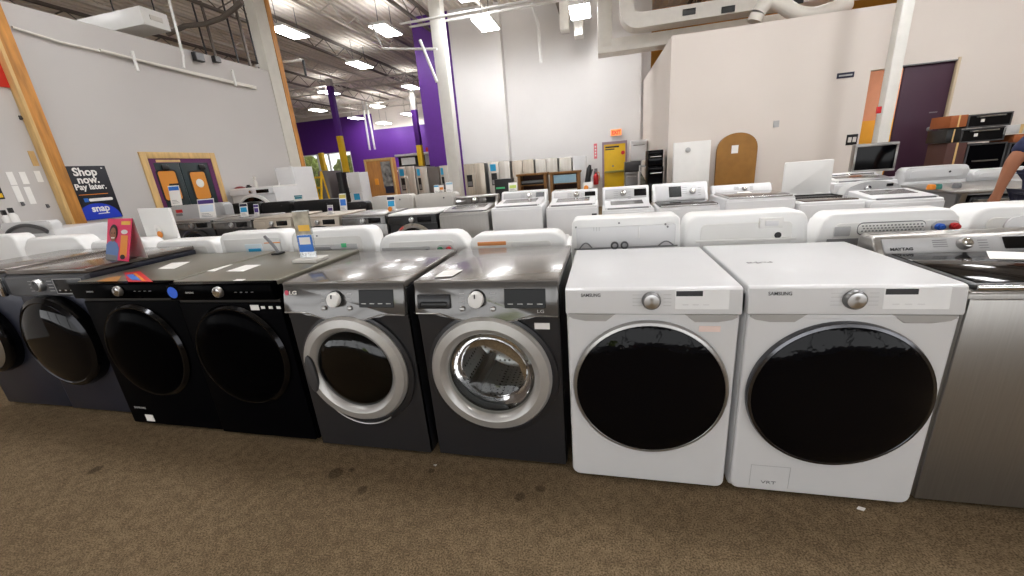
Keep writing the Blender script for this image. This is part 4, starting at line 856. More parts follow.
# stack of black dishwashers and boxes by the yellow door
t_ = []
def unit(label, nm, cat, pxL, pxR, pyT, pyB, Y, m, face, D=.6, onfloor=False, extra=None):
    x_, W, z1 = span(pxL, pxR, pyT, Y); z0 = 0 if onfloor else at((pxL+pxR)/2, pyB, Y=Y).z
    t = thing(nm, label, cat, (x_, Y, z0)); h = z1-z0
    M().box(0, W, .02, D, 0, h, .012).build('case', m, t); d = M().box(.012, W-.012, 0, .021, .02, h-.09 if h > .3 else h-.02, .008).build('front_door', face, t)
    if h > .3:
        M().box(.0, W, -.006, .022, h-.085, h-.004, .008).build('control_strip', face, t); M().tube([(W*.15, .005, h-.13), (W*.15, -.03, h-.13), (W*.85, -.03, h-.13), (W*.85, .005, h-.13)], .012).build('handle', steel, d)
    return t
YS = 10.5
za = at(637, 179, Y=YS).z; 
unit('grey steel dishwasher standing on the floor right of the yellow door, lowest of its stack', 'dishwasher', 'dishwasher', 625, 638, 172, 0, YS, steel_d, steel_d, onfloor=True)
unit('dark grey dishwasher in the middle of the stack beside the yellow door', 'dishwasher', 'dishwasher', 625, 641, 161.5, 171.9, YS, dgrey, dgrey)
unit('white dishwasher on top of the stack beside the yellow door', 'dishwasher', 'dishwasher', 631, 647, 140, 160.8, YS, white, white)
unit('black dishwasher under another black one, right end of the stack near the yellow door', 'dishwasher', 'dishwasher', 648.5, 663.5, 166.5, 0, 7.35, black, blackg, onfloor=True)
unit('black dishwasher stacked on top of the other black one', 'dishwasher', 'dishwasher', 648.5, 663.5, 150, 166.4, 7.35, black, blackg)
x_, W_, z1_ = span(639, 647.5, 165, YS-.35)
t = thing('packing_frame', 'grey speckled open frame standing before the dishwasher stack', 'frame', (x_, YS-.45, 0))
M().box(0, .03, 0, .08, 0, z1_, .004).build('upright', lgrey, t); M().box(W_-.03, W_, 0, .08, 0, z1_, .004).build('upright', lgrey, t); M().box(.03, W_-.03, 0, .08, z1_-.05, z1_, .004).build('cross_bar', lgrey, t); M().prism([(.03, 0), (W_-.03, 0), (W_-.03, .8), (.03, 1.1)], .03, .05).build('infill', mat('speckled', (96, 96, 84), .6, vary=.6, scale=16), t)
# yellow exit door
ye, yf_ = at(602, 141.5, Y=12).x, at(627, 141, Y=12).x; yt = at(614, 141.3, Y=12).z; 
d3 = thing('door_3', '', 'door', (0, 0, 0)); del d3['label']; del d3['category']; struct(d3)
fr = M(); fr.box(ye, ye+.06, 11.94, 11.999, 0, yt); fr.box(yf_-.05, yf_, 11.94, 11.999, 0, yt); fr.box(ye+.06, yf_-.05, 11.94, 11.999, yt-.08, yt); fr.build('door_frame', mat('mauve_frame', (150, 130, 140), .5), d3)
M().box(ye+.06, yf_-.05, 11.955, 11.998, .01, yt-.08, .003).build('door_leaf', yellow, d3)
pz = at(614, 171.5, Y=11.9).z; M().box(ye+.08, yf_-.07, 11.9, 11.95, pz-.03, pz+.03, .008).build('panic_bar', mat('bar_olive', (150, 140, 70), .4), d3)
st = at(623, 152.5, Y=11.9); M().prism([(st.x+.06*math.cos(PI/8+k*PI/4), st.z+.06*math.sin(PI/8+k*PI/4)) for k in range(8)], 11.945, 11.9545).build('red_stop_sticker', red, d3)
M().lathe([(.03, .0), (.03, -.01), (0, -.015)], at(613, 166, Y=11.95).x, at(613, 166, Y=11.95).z, 11.955, 16).build('door_lock', mgrey, d3)
M().box(ye+.1, ye+.52, 11.952, 11.9545, yt-.19, yt-.14).build('notice_line', blackp, d3); M().box(ye+.1, ye+.38, 11.952, 11.9545, yt-.25, yt-.215).build('notice_line', blackp, d3)
ex = at(616, 132.5, Y=11.95); t = thing('exit_sign', 'small glowing orange exit sign above the yellow door', 'sign', (ex.x-.17, 11.9, ex.z-.1))
M().box(0, .34, .0, .098, 0, .2, .01).build('sign_box', white_b, t); M().box(.01, .33, -.004, -.0005, .01, .19).build('sign_face', exitm, t); text('EXIT', .15, red, t, (.04, -.005, .045), width=.26, bold=.04)
ax_ = at(595.5, 151.5, Y=12); t = thing('extinguisher_sign', 'narrow red and white vertical sign on the back wall left of the yellow door', 'sign', (ax_.x-.05, 11.99, ax_.z-.22))
M().box(0, .1, 0, .009, 0, .46).build('sign_plate', mat('sign_pink', (228, 120, 130), .5), t); 
for k in range(4): M().box(.03, .07, -.002, -.0005, .07+.09*k, .12+.09*k).build('sign_mark', paper, t)
fx = at(596, 183, Y=11.85); fz = at(596, 169, Y=11.85).z
t = thing('mounted_fire_extinguisher', 'red fire extinguisher hung on the back wall left of the yellow door', 'extinguisher', (fx.x, 11.88, fx.z-.05)); fh = fz-fx.z
M().lathez([(0, 0), (.07, 0), (.08, .02), (.08, fh*.62), (.05, fh*.75), (.025, fh*.8), (.025, fh*.86), (0, fh*.86)], n=24).build('cylinder', red, t); M().box(-.06, .03, -.015, .015, fh*.86, fh*.98, .006).build('valve_handle', mgrey, t)
M().tube([(.03, 0, fh*.9), (.1, -.02, fh*.85), (.11, -.02, fh*.5), (.095, -.02, fh*.25)], .012).build('hose', orange, t); M().box(-.05, .05, .075, .12, .1, .5).build('wall_bracket', mgrey, t)
# black umbrella-like bundle
bx0 = at(588.5, 180, Y=10); bz = at(589, 165, Y=10).z
t = thing('black_pole_bundle', 'slim black bundle leaning upright left of the fire extinguisher', 'bundle', (bx0.x, 10, 0)); M().tube([(-.08, 0, 0), (-.04, 0, .8), (.02, .05, bz-.1), (.05, .06, bz)], [.05, .09, .07, .035], 10).build('cover', blackp, t); M().tube([(.04, .02, bz-.35), (.11, .02, bz-.12)], .02).build('strap', dgrey, t)
# signs, plates on the partition
p_ = at(845, 75, Y=PY); t = thing('partition_sign', 'small black sign with a pale line high on the right partition', 'sign', (p_.x-.13, PY-.012, p_.z-.05)); M().box(0, .27, 0, .011, 0, .09, .003).build('sign_plate', navyink, t); M().box(.03, .24, -.002, -.0005, .03, .055).build('text_line', lgrey, t)
p_ = at(851.5, 140, Y=PY); t = thing('light_switch', 'double light switch with black plate beside the doorway', 'switch', (p_.x-.09, PY-.012, p_.z-.09)); M().box(0, .18, 0, .011, 0, .19, .004).build('switch_plate', blackp, t)
for k in range(2): M().box(.025+.075*k, .08+.075*k, -.008, -.0005, .05, .14, .002).build('rocker', offwhite, t)
p_ = at(776, 124, Y=PY); tag(M().box(p_.x-.05, p_.x+.05, PY-.015, PY-.001, p_.z-.06, p_.z+.06, .004).build('thermostat_switch', lgrey), 'small pale wall thermostat in the middle of the right partition', 'thermostat')
p_ = at(879, 110, Y=6.25); t = M(); t.box(p_.x-.03, p_.x+.03, 6.24, 6.272, p_.z-.05, p_.z+.05, .006); tag(t.build('alarm_switch', red), 'small red alarm pull on the white column at right', 'alarm')
# stack of wall ovens right of the plum door
def oven(label, pxL, pxR, pyT, pyB, Y, m, glassm, rz=0, side=None, floor_=False):
    x_, W, z1 = span(pxL, pxR, pyT, Y); z0 = 0 if floor_ else at((pxL+pxR)/2, pyB, Y=Y).z; h = z1-z0
    t = thing('built_in_oven', label, 'oven', (x_, Y, z0)); M().box(0, W, .02, .55, 0, h, .006).build('case', m, t)
    fr = M(); w_ = .02
    for q_ in ((0, W, 0, w_), (0, W, h-w_, h), (0, w_, w_, h-w_), (W-w_, W, w_, h-w_)): fr.box(q_[0], q_[1], 0, .022, q_[2], q_[3], .003)
    fr.build('door_frame', m, t); g = M().box(w_-.003, W-w_+.003, .005, .018, w_-.003, h-w_+.003).build('door_glass', glassm, t)
    M().tube([(W*.2, .003, h*.8), (W*.2, -.03, h*.8), (W*.8, -.03, h*.8), (W*.8, .003, h*.8)], .01).build('handle', steel, t); M().box(W*.3, W*.38, -.002, .0045, h*.4, h*.62).build('paper_tag', paper, t)
    return t
YO = 6.2
oven('black glass oven on top of the oven stack, right of the plum door', 970, 1014, 113, 126.4, YO, dgrey, blackg)
oven('black glass oven second from the top of the oven stack', 963, 1007, 127.5, 141.3, YO, dgrey, blackg)
oven('black dishwasher like oven with two white papers low in the oven stack', 969, 1008, 143, 0, YO, dgrey, black, floor_=True)
oven('black oven at the right end of the stack behind the navy shirt', 1011, 1045, 141.5, 0, YO, dgrey, black, floor_=True)
def crate(label, pxL, pxR, pyT, pyB, Y, m, floor_=False, nm='cardboard_box'):
    x_, W, z1 = span(pxL, pxR, pyT, Y); z0 = 0 if floor_ else at((pxL+pxR)/2, pyB, Y=Y).z
    t = thing(nm, label, 'box', (x_, Y, z0)); h = z1-z0; M().box(0, W, 0, .4, 0, h, .006).build('carton', m, t); M().box(W*.45, W*.55, -.002, -.0005, 0, h).build('tape', palewood, t); return t
redbox = mat('rust_box', (150, 82, 40), .7); brownbox = mat('dark_red_box', (72, 40, 34), .6)
crate('rust brown box beside the topmost oven', 952, 969, 115, 127, YO, redbox); crate('dark red brown cabinet box standing left of the ovens with papers', 948, 968, 142.6, 0, YO, brownbox, True)
crate('dark box with a white cable on it beside the second oven', 948, 962, 129, 142.2, YO, blackp); crate('pale grey box on the right end of the oven stack', 1006, 1040, 124, 133, YO, lgrey); crate('rust box under the pale grey box at the right edge', 1015, 1045, 133.6, 141.2, YO, redbox)
# ------------------------------------------------------------------ far fridges
gloss_fr = mat('warm_steel_painted_reflections', (206, 196, 182), .25, .45, vary=.12, scale=3, stretch=(5, 1, .2)); gloss_fr2 = mat('pale_steel_painted_reflections', (212, 208, 200), .25, .45, vary=.12, scale=3, stretch=(5, 1, .2))  # vertical reflection streaks are painted into the steel colour
def fridge(label, pxL, pxR, pyT, Y, m, dispenser=False, two=True, tagm=None, freezer=None, D=.7, nm='fridge'):
    x_, W, H_ = span(pxL, pxR, pyT, Y); t = thing(nm, label, 'fridge', (x_, Y, 0)); W -= .01
    if pxR < 584 and Y < 10.4: W = max(at(pxR, pyT, Y=Y+D).x-.01-x_, W*.55)
    M().box(0, W, .05, D, .02, H_-.01, .006).build('body', steel_d if m in (steel, warmsteel, silver, gloss_fr, gloss_fr2) else m, t)
    if freezer: zs = [(.05, freezer), (freezer+.012, H_)]; xs = [(0, W)]
    else: zs = [(.05, H_)]; xs = [(0, W*.48), (W*.48+.012, W)] if two else [(0, W)]
    for a_, b_ in xs:
        for c_, e_ in zs:
            d = M().box(a_, b_, 0, .048, c_, e_, .01).build('door', m, t); hx = (b_-.04 if a_ == 0 and len(xs) == 2 else a_+.04)
            M().tube([(hx, 0, c_+(e_-c_)*.25), (hx, -.045, c_+(e_-c_)*.28), (hx, -.045, c_+(e_-c_)*.8), (hx, 0, c_+(e_-c_)*.83)], .012).build('handle', m if m != white else white_b, d)
    if dispenser:
        dp = M().box(W*.12, W*.38, -.006, .004, H_*.58, H_*.8, .004).build('dispenser', blackp, t); M().box(W*.15, W*.35, -.009, -.006, H_*.6, H_*.68).build('drip_well', mgrey, dp)
    if tagm: M().box(W*.1, W*.36, -.006, -.0005, H_*.84, H_*.96).build('energy_tag', tagm, t)
    return t
def mfr(label, *a, **k): return fridge(label, *a, **k)
mfr('stainless fridge with a blue tag and water dispenser, left of the narrow dispenser fridge', 397, 414, 166.5, 10.6, gloss_fr2, True, tagm=cyan)
mfr('narrow stainless dispenser fridge with black panel, left of the dark grey fridge', 415, 426.5, 166.5, 10.6, gloss_fr2, True, two=False, tagm=cyan)
mfr('dark grey fridge with a plain side, left of the column', 427, 438.5, 167, 10.6, mat('grey_fridge', (104, 98, 94), .4), two=False)
mfr('stainless fridge with a cyan tag just left of the middle column', 439, 449, 165.5, 10.6, gloss_fr2, True, two=False, tagm=cyan)
mfr('stainless fridge with a dispenser, first right of the middle column', 463, 484, 163.5, 10.8, gloss_fr, True)
mfr('stainless fridge with a cyan tag behind the black television box', 487.5, 509.5, 161.5, 10.8, gloss_fr2, True, tagm=cyan)
mfr('stainless fridge behind the left wooden shelf, third right of the column', 511.5, 533.5, 160, 10.8, gloss_fr)
mfr('stainless fridge between the two wooden shelves, fourth right of the column', 535, 557.5, 158.5, 10.8, gloss_fr2)
mfr('stainless fridge behind the right wooden shelf, fifth right of the column', 559, 571.5, 157.5, 10.8, gloss_fr2, two=False)
mfr('pale fridge at the right end of the stainless fridge row', 572.5, 586, 156, 10.8, white, two=False)
mfr('white fridge seen by the end of the left wall, behind the washers', 274, 306, 166.5, 5.75, white, two=False, D=.62)
mfr('grey steel fridge behind the yellow ladder', 317, 335, 170.5, 9.2, mat('grey_fridge', (104, 98, 94), .4), two=False)
mfr('black fridge between the grey fridge and the white freezer fridge', 335.5, 346, 172, 9.2, blackp, two=False, D=.4)
mfr('white fridge with a freezer door on top, left of the wooden cabinet', 345.5, 368, 172, 8.4, white, freezer=1.15, two=False, D=.45, tagm=None)
fz_ = C.objects[-1]
while fz_.parent: fz_ = fz_.parent
M().box(.12, .3, -.006, -.0005, .95, 1.12).build('price_sheet', cyan, fz_); M().box(.13, .29, -.006, -.0005, .88, .945).build('price_sheet', paper, fz_)
# wooden cabinet with poster
x_, W_, H_ = span(363.5, 392, 158.5, 9.6); t = thing('wooden_cabinet', 'tall wooden display cabinet with a black and white poster on its right half', 'cabinet', (x_, 9.6, 0))
M().box(0, W_, 0, .2, 0, H_, .008).build('carcass', mat('cabinet_wood', (186, 128, 66), .55, vary=.18, scale=2.5, stretch=(6, 6, 1)), t); fr = M()
for q_ in ((0, W_, H_-.06, H_), (0, .06, 0, H_-.06), (W_-.06, W_, 0, H_-.06)): fr.box(q_[0], q_[1], -.025, -.001, q_[2], q_[3], .003)
fr.build('face_frame', palewood, t); M().box(W_*.58, W_*.92, -.034, -.026, H_*.58, H_*.95).build('poster', mat('poster_print', (120, 118, 116), .5, vary=.95, scale=7), t); M().box(W_*.62, W_*.92, -.04, -.034, H_*.5, H_*.6).build('poster_badge', navyink, t)
M().box(W_*.28, W_*.4, -.03, -.001, H_*.63, H_*.72, .004).build('brass_lamp', mat('amber_glow', (236, 160, 40), .4), t)
# ladder
t = thing('step_ladder', 'yellow step ladder standing before the grey fridge', 'ladder', (0, 0, 0)); l0, l1 = at(310, 172, Y=8.3), at(320, 172, Y=8.3); hl = (l0.z+l1.z)/2
m0, m1 = at(318, 200, Y=8.4), at(328, 200, Y=8.4)
lad = lambda f, s_: Vector((l0.x+(l1.x-l0.x)*s_, 8.35-.55*(1-f), hl*f))
for s_ in (0, 1): M().tube([lad(0, s_), lad(1, s_)], .03, 6).build('rail', yellow, t)
for s_ in (0, 1): M().tube([lad(0, s_)+Vector((0, .8, 0)), lad(.97, s_)+Vector((0, .03, 0))], .022, 6).build('rear_rail', yellow, t)
for k in range(6): M().tube([lad(.14+.155*k, 0), lad(.14+.155*k, 1)], .028, 6).build('step', yellow, t)
# white dryer near the left wall end, with small things on it
x_, W_, H_ = span(229, 274, 187.5, 4.9)
t = aisle_front('white front load dryer with black door standing near the end of the left wall', 229, 274, 187.5, 4.9, white, white, white_b, washer=False, ring=white_b)
for pxx, hgt, m_, l_, r_ in ((246, .06, blackp, 'small black pot on the white dryer by the left wall end', .05), (254, .22, offwhite, 'small cream and black figurine on the white dryer by the left wall end', .035), (237, .04, mat('red_tray', (150, 60, 60), .5), 'low dull red tray on the white dryer by the left wall end', .09)):
    xx = at(pxx, 185, Y=5.1).x; tag(M().lathez([(0, 0), (r_, 0), (r_*1.1, hgt*.4), (r_*.5, hgt*.6), (r_*.8, hgt*.85), (0, hgt)], xx, 5.15, H_, 20).build('figurine' if hgt > .1 else ('tray' if r_ > .08 else 'pot'), m_), l_, 'ornament')
# wooden shelf units
def shelf(label, pxL, pxR, pyT, Y, insm, inside):
    x_, W, H_ = span(pxL, pxR, pyT, Y); t = thing('wooden_shelf', label, 'shelf', (x_, Y, 0))
    for q_ in ((0, .07), (W-.07, W)): M().box(q_[0], q_[1], 0, .45, 0, H_-.05, .004).build('side_panel', wood_d, t)
    M().box(-.03, W+.03, -.02, .46, H_-.05, H_, .006).build('top', wood_d, t); M().box(.07, W-.07, .4, .44, .1, H_-.05).build('back_panel', brownbox, t)
    for k in range(4): M().box(.07, W-.07, 0, .4, H_-.3-.27*k, H_-.275-.27*k, .003).build('shelf_board', wood_d, t)
    return t, x_, W, H_
t, x_, W_, H_ = shelf('brown wooden shelf with dark boards inside, standing before the fridges at left', 517, 546, 173.5, 8.6, blackp, 0)
def board(x0, x1, y0, y1, z0, z1, m, l_): return tag(M().box(x0, x1, y0, y1, z0, z1, .004).build('tray_board', m), l_, 'board')
for k, m_ in enumerate((blackp, mgrey, mat('rosy_board', (150, 118, 106), .5))):
    z_ = H_-.275-.27*(k//2)+.0+.05*(k % 2); board(x_+.09, x_+W_-.09, 8.6+.03*k, 8.95, z_ if k % 2 == 0 else z_-.0, z_+.045, m_, ['black board lying on the top tier of the left wooden shelf', 'grey board lying on the black one in the left wooden shelf', 'rosy board on the second tier of the left wooden shelf'][k])
t, x_, W_, H_ = shelf('brown wooden shelf with a pale blue panel inside, right of the other wooden shelf', 549.5, 579.5, 171.5, 8.6, blackp, 0)
board(x_+.09, x_+W_-.09, 8.63, 8.69, H_-.275, H_-.075, mat('pale_blue', (150, 186, 206), .5), 'pale blue panel standing in the top tier of the right wooden shelf')
board(x_+.09, x_+W_-.09, 8.61, 8.95, H_-.545, H_-.44, paper, 'white board on the second tier of the right wooden shelf')
# black television box, small price signs
x_, W_, z1_ = span(494, 511, 179, 7.6)
t = thing('black_cooktop_box', 'black appliance box with a green strip standing before the fridges', 'box', (x_, 7.6, 0)); M().box(0, W_, 0, .35, 0, z1_, .01).build('case', blackp, t); M().box(.03, W_*.6, -.004, -.0005, z1_-.22, z1_-.18).build('green_strip', green, t)
# far display behind: white counter canopy over dark goods
x_, W_, z1_ = span(394, 436, 153, 20.5)
t = thing('display_kiosk', 'dark display kiosk with a white canopy under the far purple wall', 'kiosk', (x_, 20.5, 0))
M().box(.1, W_-.1, .2, 1.2, 0, z1_-.15, .01).build('back_body', blackp, t); M().box(0, W_, 0, 1.4, z1_-.12, z1_, .02).build('canopy', white_b, t); M().box(.3, W_*.45, .16, .199, z1_-.6, z1_-.2).build('screen', paper, t); M().box(.0, W_*.45, -.05, .5, z1_-.95, z1_-.85, .02).build('counter_top', white_b, t); M().box(W_*.7, W_*.9, .15, .199, z1_-.7, z1_-.15).build('poster_panel', lgrey, t); M().box(W_*.72, W_*.82, .3, .4, z1_+.001, z1_+.25).build('red_topper', red, t)
# ------------------------------------------------------------------ price cards
def price_card(label, px, pyT, pyB, Y, wpx, rz=0, head=purple_ink, body_=paper, mid=None, base=acryl, tilt=-.15, z0=None, spot=None, nm='price_card', on=None):
    if on is not None: z0 = on+.001; Y = at(px, pyB, Z=z0).y
    a_ = at(px, pyB, Y=Y); z1 = at(px, pyT, Y=Y).z; W = abs(at(px+wpx, pyB, Y=Y).x-a_.x); z0 = a_.z if z0 is None else z0; h = z1-z0
    t = thing(nm, label, 'sign', (a_.x, Y, z0), rz); X = Matrix.Rotation(tilt, 4, 'X')
    M().box(-W/2, W/2, -.003, 0, .004, h, 0, 1, X).build('card', body_, t); M().box(-W*.46, W*.46, -.005, -.0032, h*.76, h*.95, 0, 1, X).build('header_band', head, t)
    if mid: M().box(-W*.4, W*.4, -.005, -.0032, h*.36, h*.7, 0, 1, X).build('print_block', mid, t)
    for k in range(3): M().box(-W*.36, W*(.3-.1*k), -.0048, -.0032, h*(.12+.07*k), h*(.14+.07*k), 0, 1, X).build('text_line', mgrey, t)
    if spot: M().lathe([(0, -.006), (W*.26, -.006), (W*.26, -.0032)], -W*.2, h*.2, 0, 20, X).build('round_spot', spot, t)
    M().prismx([(-.03, 0), (h*.25, 0), (h*.25, .004), (-.03, .004)], -W/2, W/2).build('card_stand', base, t)
    return t
price_card('white price card with purple header standing on the dark grey washer before the teal doors', 208.5, 198.5, 219, 3.45, 17, on=HT[212.5], head=purple_ink, mid=mat('pale_print', (206, 220, 236), .6))
price_card('taller blue and white card leaning behind the grey console with the red sticker', 177, 185, 205, 3.7, 9, head=bluepr, mid=paper, rz=.2, z0=HT[169]+.001)
price_card('blue and white price card on the dark grey dryer, before the black console', 245, 203, 217, 3.5, 8, on=HT[212.5], head=navyink, mid=cyan)
price_card('small purple card beside the blue one on the dark grey dryer', 257.5, 204, 217, 3.45, 5, on=HT[253], head=purple_ink, mid=purple_ink)
price_card('slim purple price card standing on the champagne dryer', 331, 217-12, 218-4, 3.5, 5.5, on=HT[296.5], head=lgrey, mid=purple_ink)
price_card('tall price card with yellow header and blue block on the champagne dryer', 344, 193.5, 211, 3.45, 7, z0=HT[341.5]+.001, head=mat('yellow_head', (196, 180, 90), .5), mid=bluepr)
price_card('teal price card leaning on the white fridge end, at the foot of the white fridge', 299, 195, 201.5, 4.22, 9, z0=HT[292]+.001, head=mat('teal_head', (30, 120, 140), .5), mid=mat('teal_head', (30, 120, 140), .5))
price_card('navy and cyan price card with an orange spot, leaning on the white console', 392, 196, 212, 3.75, 8, on=HT[387.5], head=navyink, mid=cyan, spot=orange)
price_card('white and cyan card on the white consoles, first left of the column', 437, 185, 194, 4.25, 5, z0=HT[414]+.001, head=cyan, mid=paper); price_card('white and orange card on the white consoles, second left of the column', 442, 185, 194, 4.3, 4.5, z0=HT[414]+.001, head=paper, mid=orange)
price_card('pale blue card standing on the white console just left of the column', 450, 182, 194, 4.25, 7, z0=HT[414]+.001, head=mat('pale_blue', (150, 186, 206), .5), mid=paper)
price_card('white card with a small green mark before the left wooden shelf', 513, 182.5, 190.5, 3.57, 8.5, z0=HT[490.5]+.001, head=paper, mid=mat('green_mark', (200, 220, 110), .5))
price_card('white card with an orange spot before the right wooden shelf end', 588, 182, 190.5, 3.57, 9, z0=HT[545.5]+.001, head=paper, spot=orange)
# ------------------------------------------------------------------ things on the front row tops
g2z = 1.10
cBL, cBR, cTL, cTR = at(106.5, 259, Z=g2z), at(129, 261.5, Z=g2z), at(109, 219, Z=g2z+.281), at(131.5, 218, Z=g2z+.281)
W_ = (cBR-cBL).length; ex = (cBR-cBL).normalized(); ez = ((cTL-cBL)+(cTR-cBR))/2; hh = ez.length; ez = ez.normalized(); ny = ez.cross(ex).normalized()
t = thing('tent_card', 'pink tent card showing a smiling person in a blue shirt, standing on the graphite washer', 'sign', cBL)
X = Matrix((ex, ny, ez)).transposed().to_4x4(); ap = ez*hh
M().box(0, W_, -.002, 0, 0, hh, 0, 1, X).build('front_leaf', pink, t)
bk = Vector((-ez.x, -ez.y, 0))*hh*.0+Vector((ny.x, ny.y, 0)).normalized()*.1
q4 = [Vector((0, 0, 0))+ap, ex*W_+ap, ex*W_+bk, bk+Vector((0, 0, 0))]; q4 = [q4[0], q4[1], Vector((q4[2].x, q4[2].y, .001)), Vector((q4[3].x, q4[3].y, .001))]
M()._prism(q4, [v+Vector((ny.x, ny.y, 0))*.002 for v in q4], 0, 1, None).build('back_leaf', paper, t)
def on(pts, d, nm, m): return M().prism([(x_*W_, z_*hh) for x_, z_ in pts], -d, -d+.0012, 0, 2, X).build(nm, m, t)
def disc(cx, cz, rx, rz): return [(cx+rx*math.cos(2*PI*k/24), cz+rz*math.sin(2*PI*k/24)) for k in range(24)]
on([(.0, .0), (.52, .0), (.56, .3), (.48, .42), (.3, .5), (.1, .45), (.0, .38)], .004, 'printed_shirt', denimblue); on([(0, 0), (.5, 0), (.5, .12), (0, .14)], .0052, 'printed_floor', mgrey)
on(disc(.3, .68, .17, .19), .0052, 'printed_hair', hairm); on(disc(.3, .63, .13, .17), .0064, 'printed_face', skin); on([(.22, .57), (.38, .57), (.36, .54), (.24, .54)], .0076, 'printed_smile', paper); on(disc(.25, .67, .018, .015), .0076, 'printed_eye', hairm); on(disc(.36, .67, .018, .015), .0076, 'printed_eye', hairm)
on([(.62, .1), (.9, .1), (.9, .62), (.62, .62)], .004, 'orange_block', mat('orange_print', (240, 150, 60), .5)); on([(.6, .86), (.95, .86), (.95, .94), (.6, .94)], .004, 'gold_heading', mat('gold_print', (240, 190, 70), .5)); on(disc(.75, .1, .1, .06), .0052, 'dark_mark', hairm); on(disc(.74, .7, .13, .05), .004, 'white_script', paper)
def flat_sheet(name, label, quad, z, m, cat='paper', th=.0015):
    P = [at(x_, y_, Z=z) for x_, y_ in quad]; b = M(); b.prismz([(p.x, p.y) for p in P], z+.0006, z+.0006+th); return tag(b.build(name, m), label, cat)
flat_sheet('paper_sheet', 'white paper lying on the black washer top beside the dark graphite edge', [(158, 269), (174, 269), (190, 262), (172, 263)], 1.037, paper)
flat_sheet('paper_sheet', 'white paper lying on the seam between the black washer and black dryer tops', [(203, 271.3), (214, 271.5), (233, 264.6), (220, 265.5)], 1.03, paper)
flat_sheet('paper_sheet', 'white paper lying on the black dryer top right of the seam', [(226, 271.6), (243, 271.6), (261, 265), (246, 265.2)], 1.03, paper)
flat_sheet('paper_strip', 'small white paper strip at the front edge of the black dryer top', [(233, 281), (242, 281), (246, 279.4), (237, 279.4)], 1.03, paper)
flat_sheet('paper_card', 'white folded card lying across the gap between the charcoal machines', [(434, 277.5), (444, 271), (463, 270), (452, 276.5)], 1.018, paper, 'card')
fl = flat_sheet('flyer', 'colorful red and blue flyer lying at the left front of the black washer top', [(128, 282), (153, 282), (140, 271.5), (124, 273)], 1.037, red, 'flyer', .002)
for q_, m_, nm in (([(132, 280), (141, 280.5), (133, 274), (126, 275)], bluepr, 'blue_print'), ([(142, 281), (146, 281), (136, 273), (133, 273.5)], orange, 'orange_print')):
    P = [at(x_, y_, Z=1.04) for x_, y_ in q_]; M().prismz([(p.x, p.y) for p in P], 1.0403, 1.0413).build(nm, m_, fl)
fl2 = flat_sheet('flyer', 'tan and gold flyer lying beside the colorful one on the black washer top', [(97, 281.5), (117, 281.5), (122, 276), (108, 278)], 1.037, mat('gold_flyer', (176, 120, 50), .4), 'flyer')
# grey latch plate and acrylic sign holder on the black dryer
a_ = at(279, 254, Z=1.03); z_ = at(270, 236, Y=a_.y).z
t = thing('sign_clip', 'slanted grey metal sign clip standing at the back of the black dryer top', 'clip', (a_.x, a_.y, 1.03)); M().tube([(.0, 0, .01), (-.03, .0, (z_-1.03)*.5), (-.085, 0, z_-1.03)], .011, 6).build('arm', mgrey, t); M().box(-.03, .03, -.04, .03, 0, .014, .004).build('clip_base', blackp, t)
a_ = at(313, 261, Z=1.03); z_ = at(300, 211, Y=a_.y).z; hh = z_-1.03; dxh = at(300, 211, Y=a_.y).x-at(313, 261, Y=a_.y).x-.03
t = thing('sign_holder', 'tilted clear acrylic sign holder with blue brochure between the black and charcoal dryers', 'sign', (a_.x, a_.y, 1.0305))
W_ = .085; sh = Matrix(((1, 0, (dxh+.03)/hh, 0), (0, 1, .1, 0), (0, 0, 1, 0), (0, 0, 0, 1)))
M().box(-W_, W_*.4, -.004, .004, .02, hh, 0, 1, sh).build('holder_back', acryl, t); M().box(-W_+.008, W_*.4-.008, -.008, -.005, .06, hh*.52, 0, 1, sh).build('blue_brochure', bluepr, t); M().box(-W_+.02, W_*.4-.02, -.0095, -.0083, hh*.34, hh*.48, 0, 1, sh).build('white_print', paper, t); M().box(-W_+.004, W_*.4-.004, -.008, -.005, hh*.53, hh*.98, 0, 1, sh).build('photo_print', mat('beige_print', (176, 168, 150), .5, vary=.4, scale=14), t); M().box(-W_+.03, W_*.3, -.0095, -.0083, hh*.6, hh*.72, 0, 1, sh).build('gold_print', mat('gold_print', (240, 190, 70), .5), t)
M().prismz([(-.1, -.06), (.075, -.06), (.065, .07), (-.09, .07)], 0.001, .022, .004).build('holder_foot', offwhite, t)
# floor litter
a_ = at(861, 509.5, Z=0); t = M(); t.prismz([(a_.x-.016, a_.y), (a_.x+.006, a_.y-.008), (a_.x+.018, a_.y+.004), (a_.x-.004, a_.y+.012)], .0005, .006); tag(t.build('paper_scrap', paper), 'tiny white paper scrap on the carpet below the white washer', 'scrap')
a_ = at(435, 465.5, Z=0); t = M(); t.prismz([(a_.x-.008, a_.y), (a_.x+.006, a_.y-.006), (a_.x+.009, a_.y+.006)], .0005, .005); tag(t.build('paper_scrap', paper), 'tiny white scrap on the carpet below the charcoal washer', 'scrap')

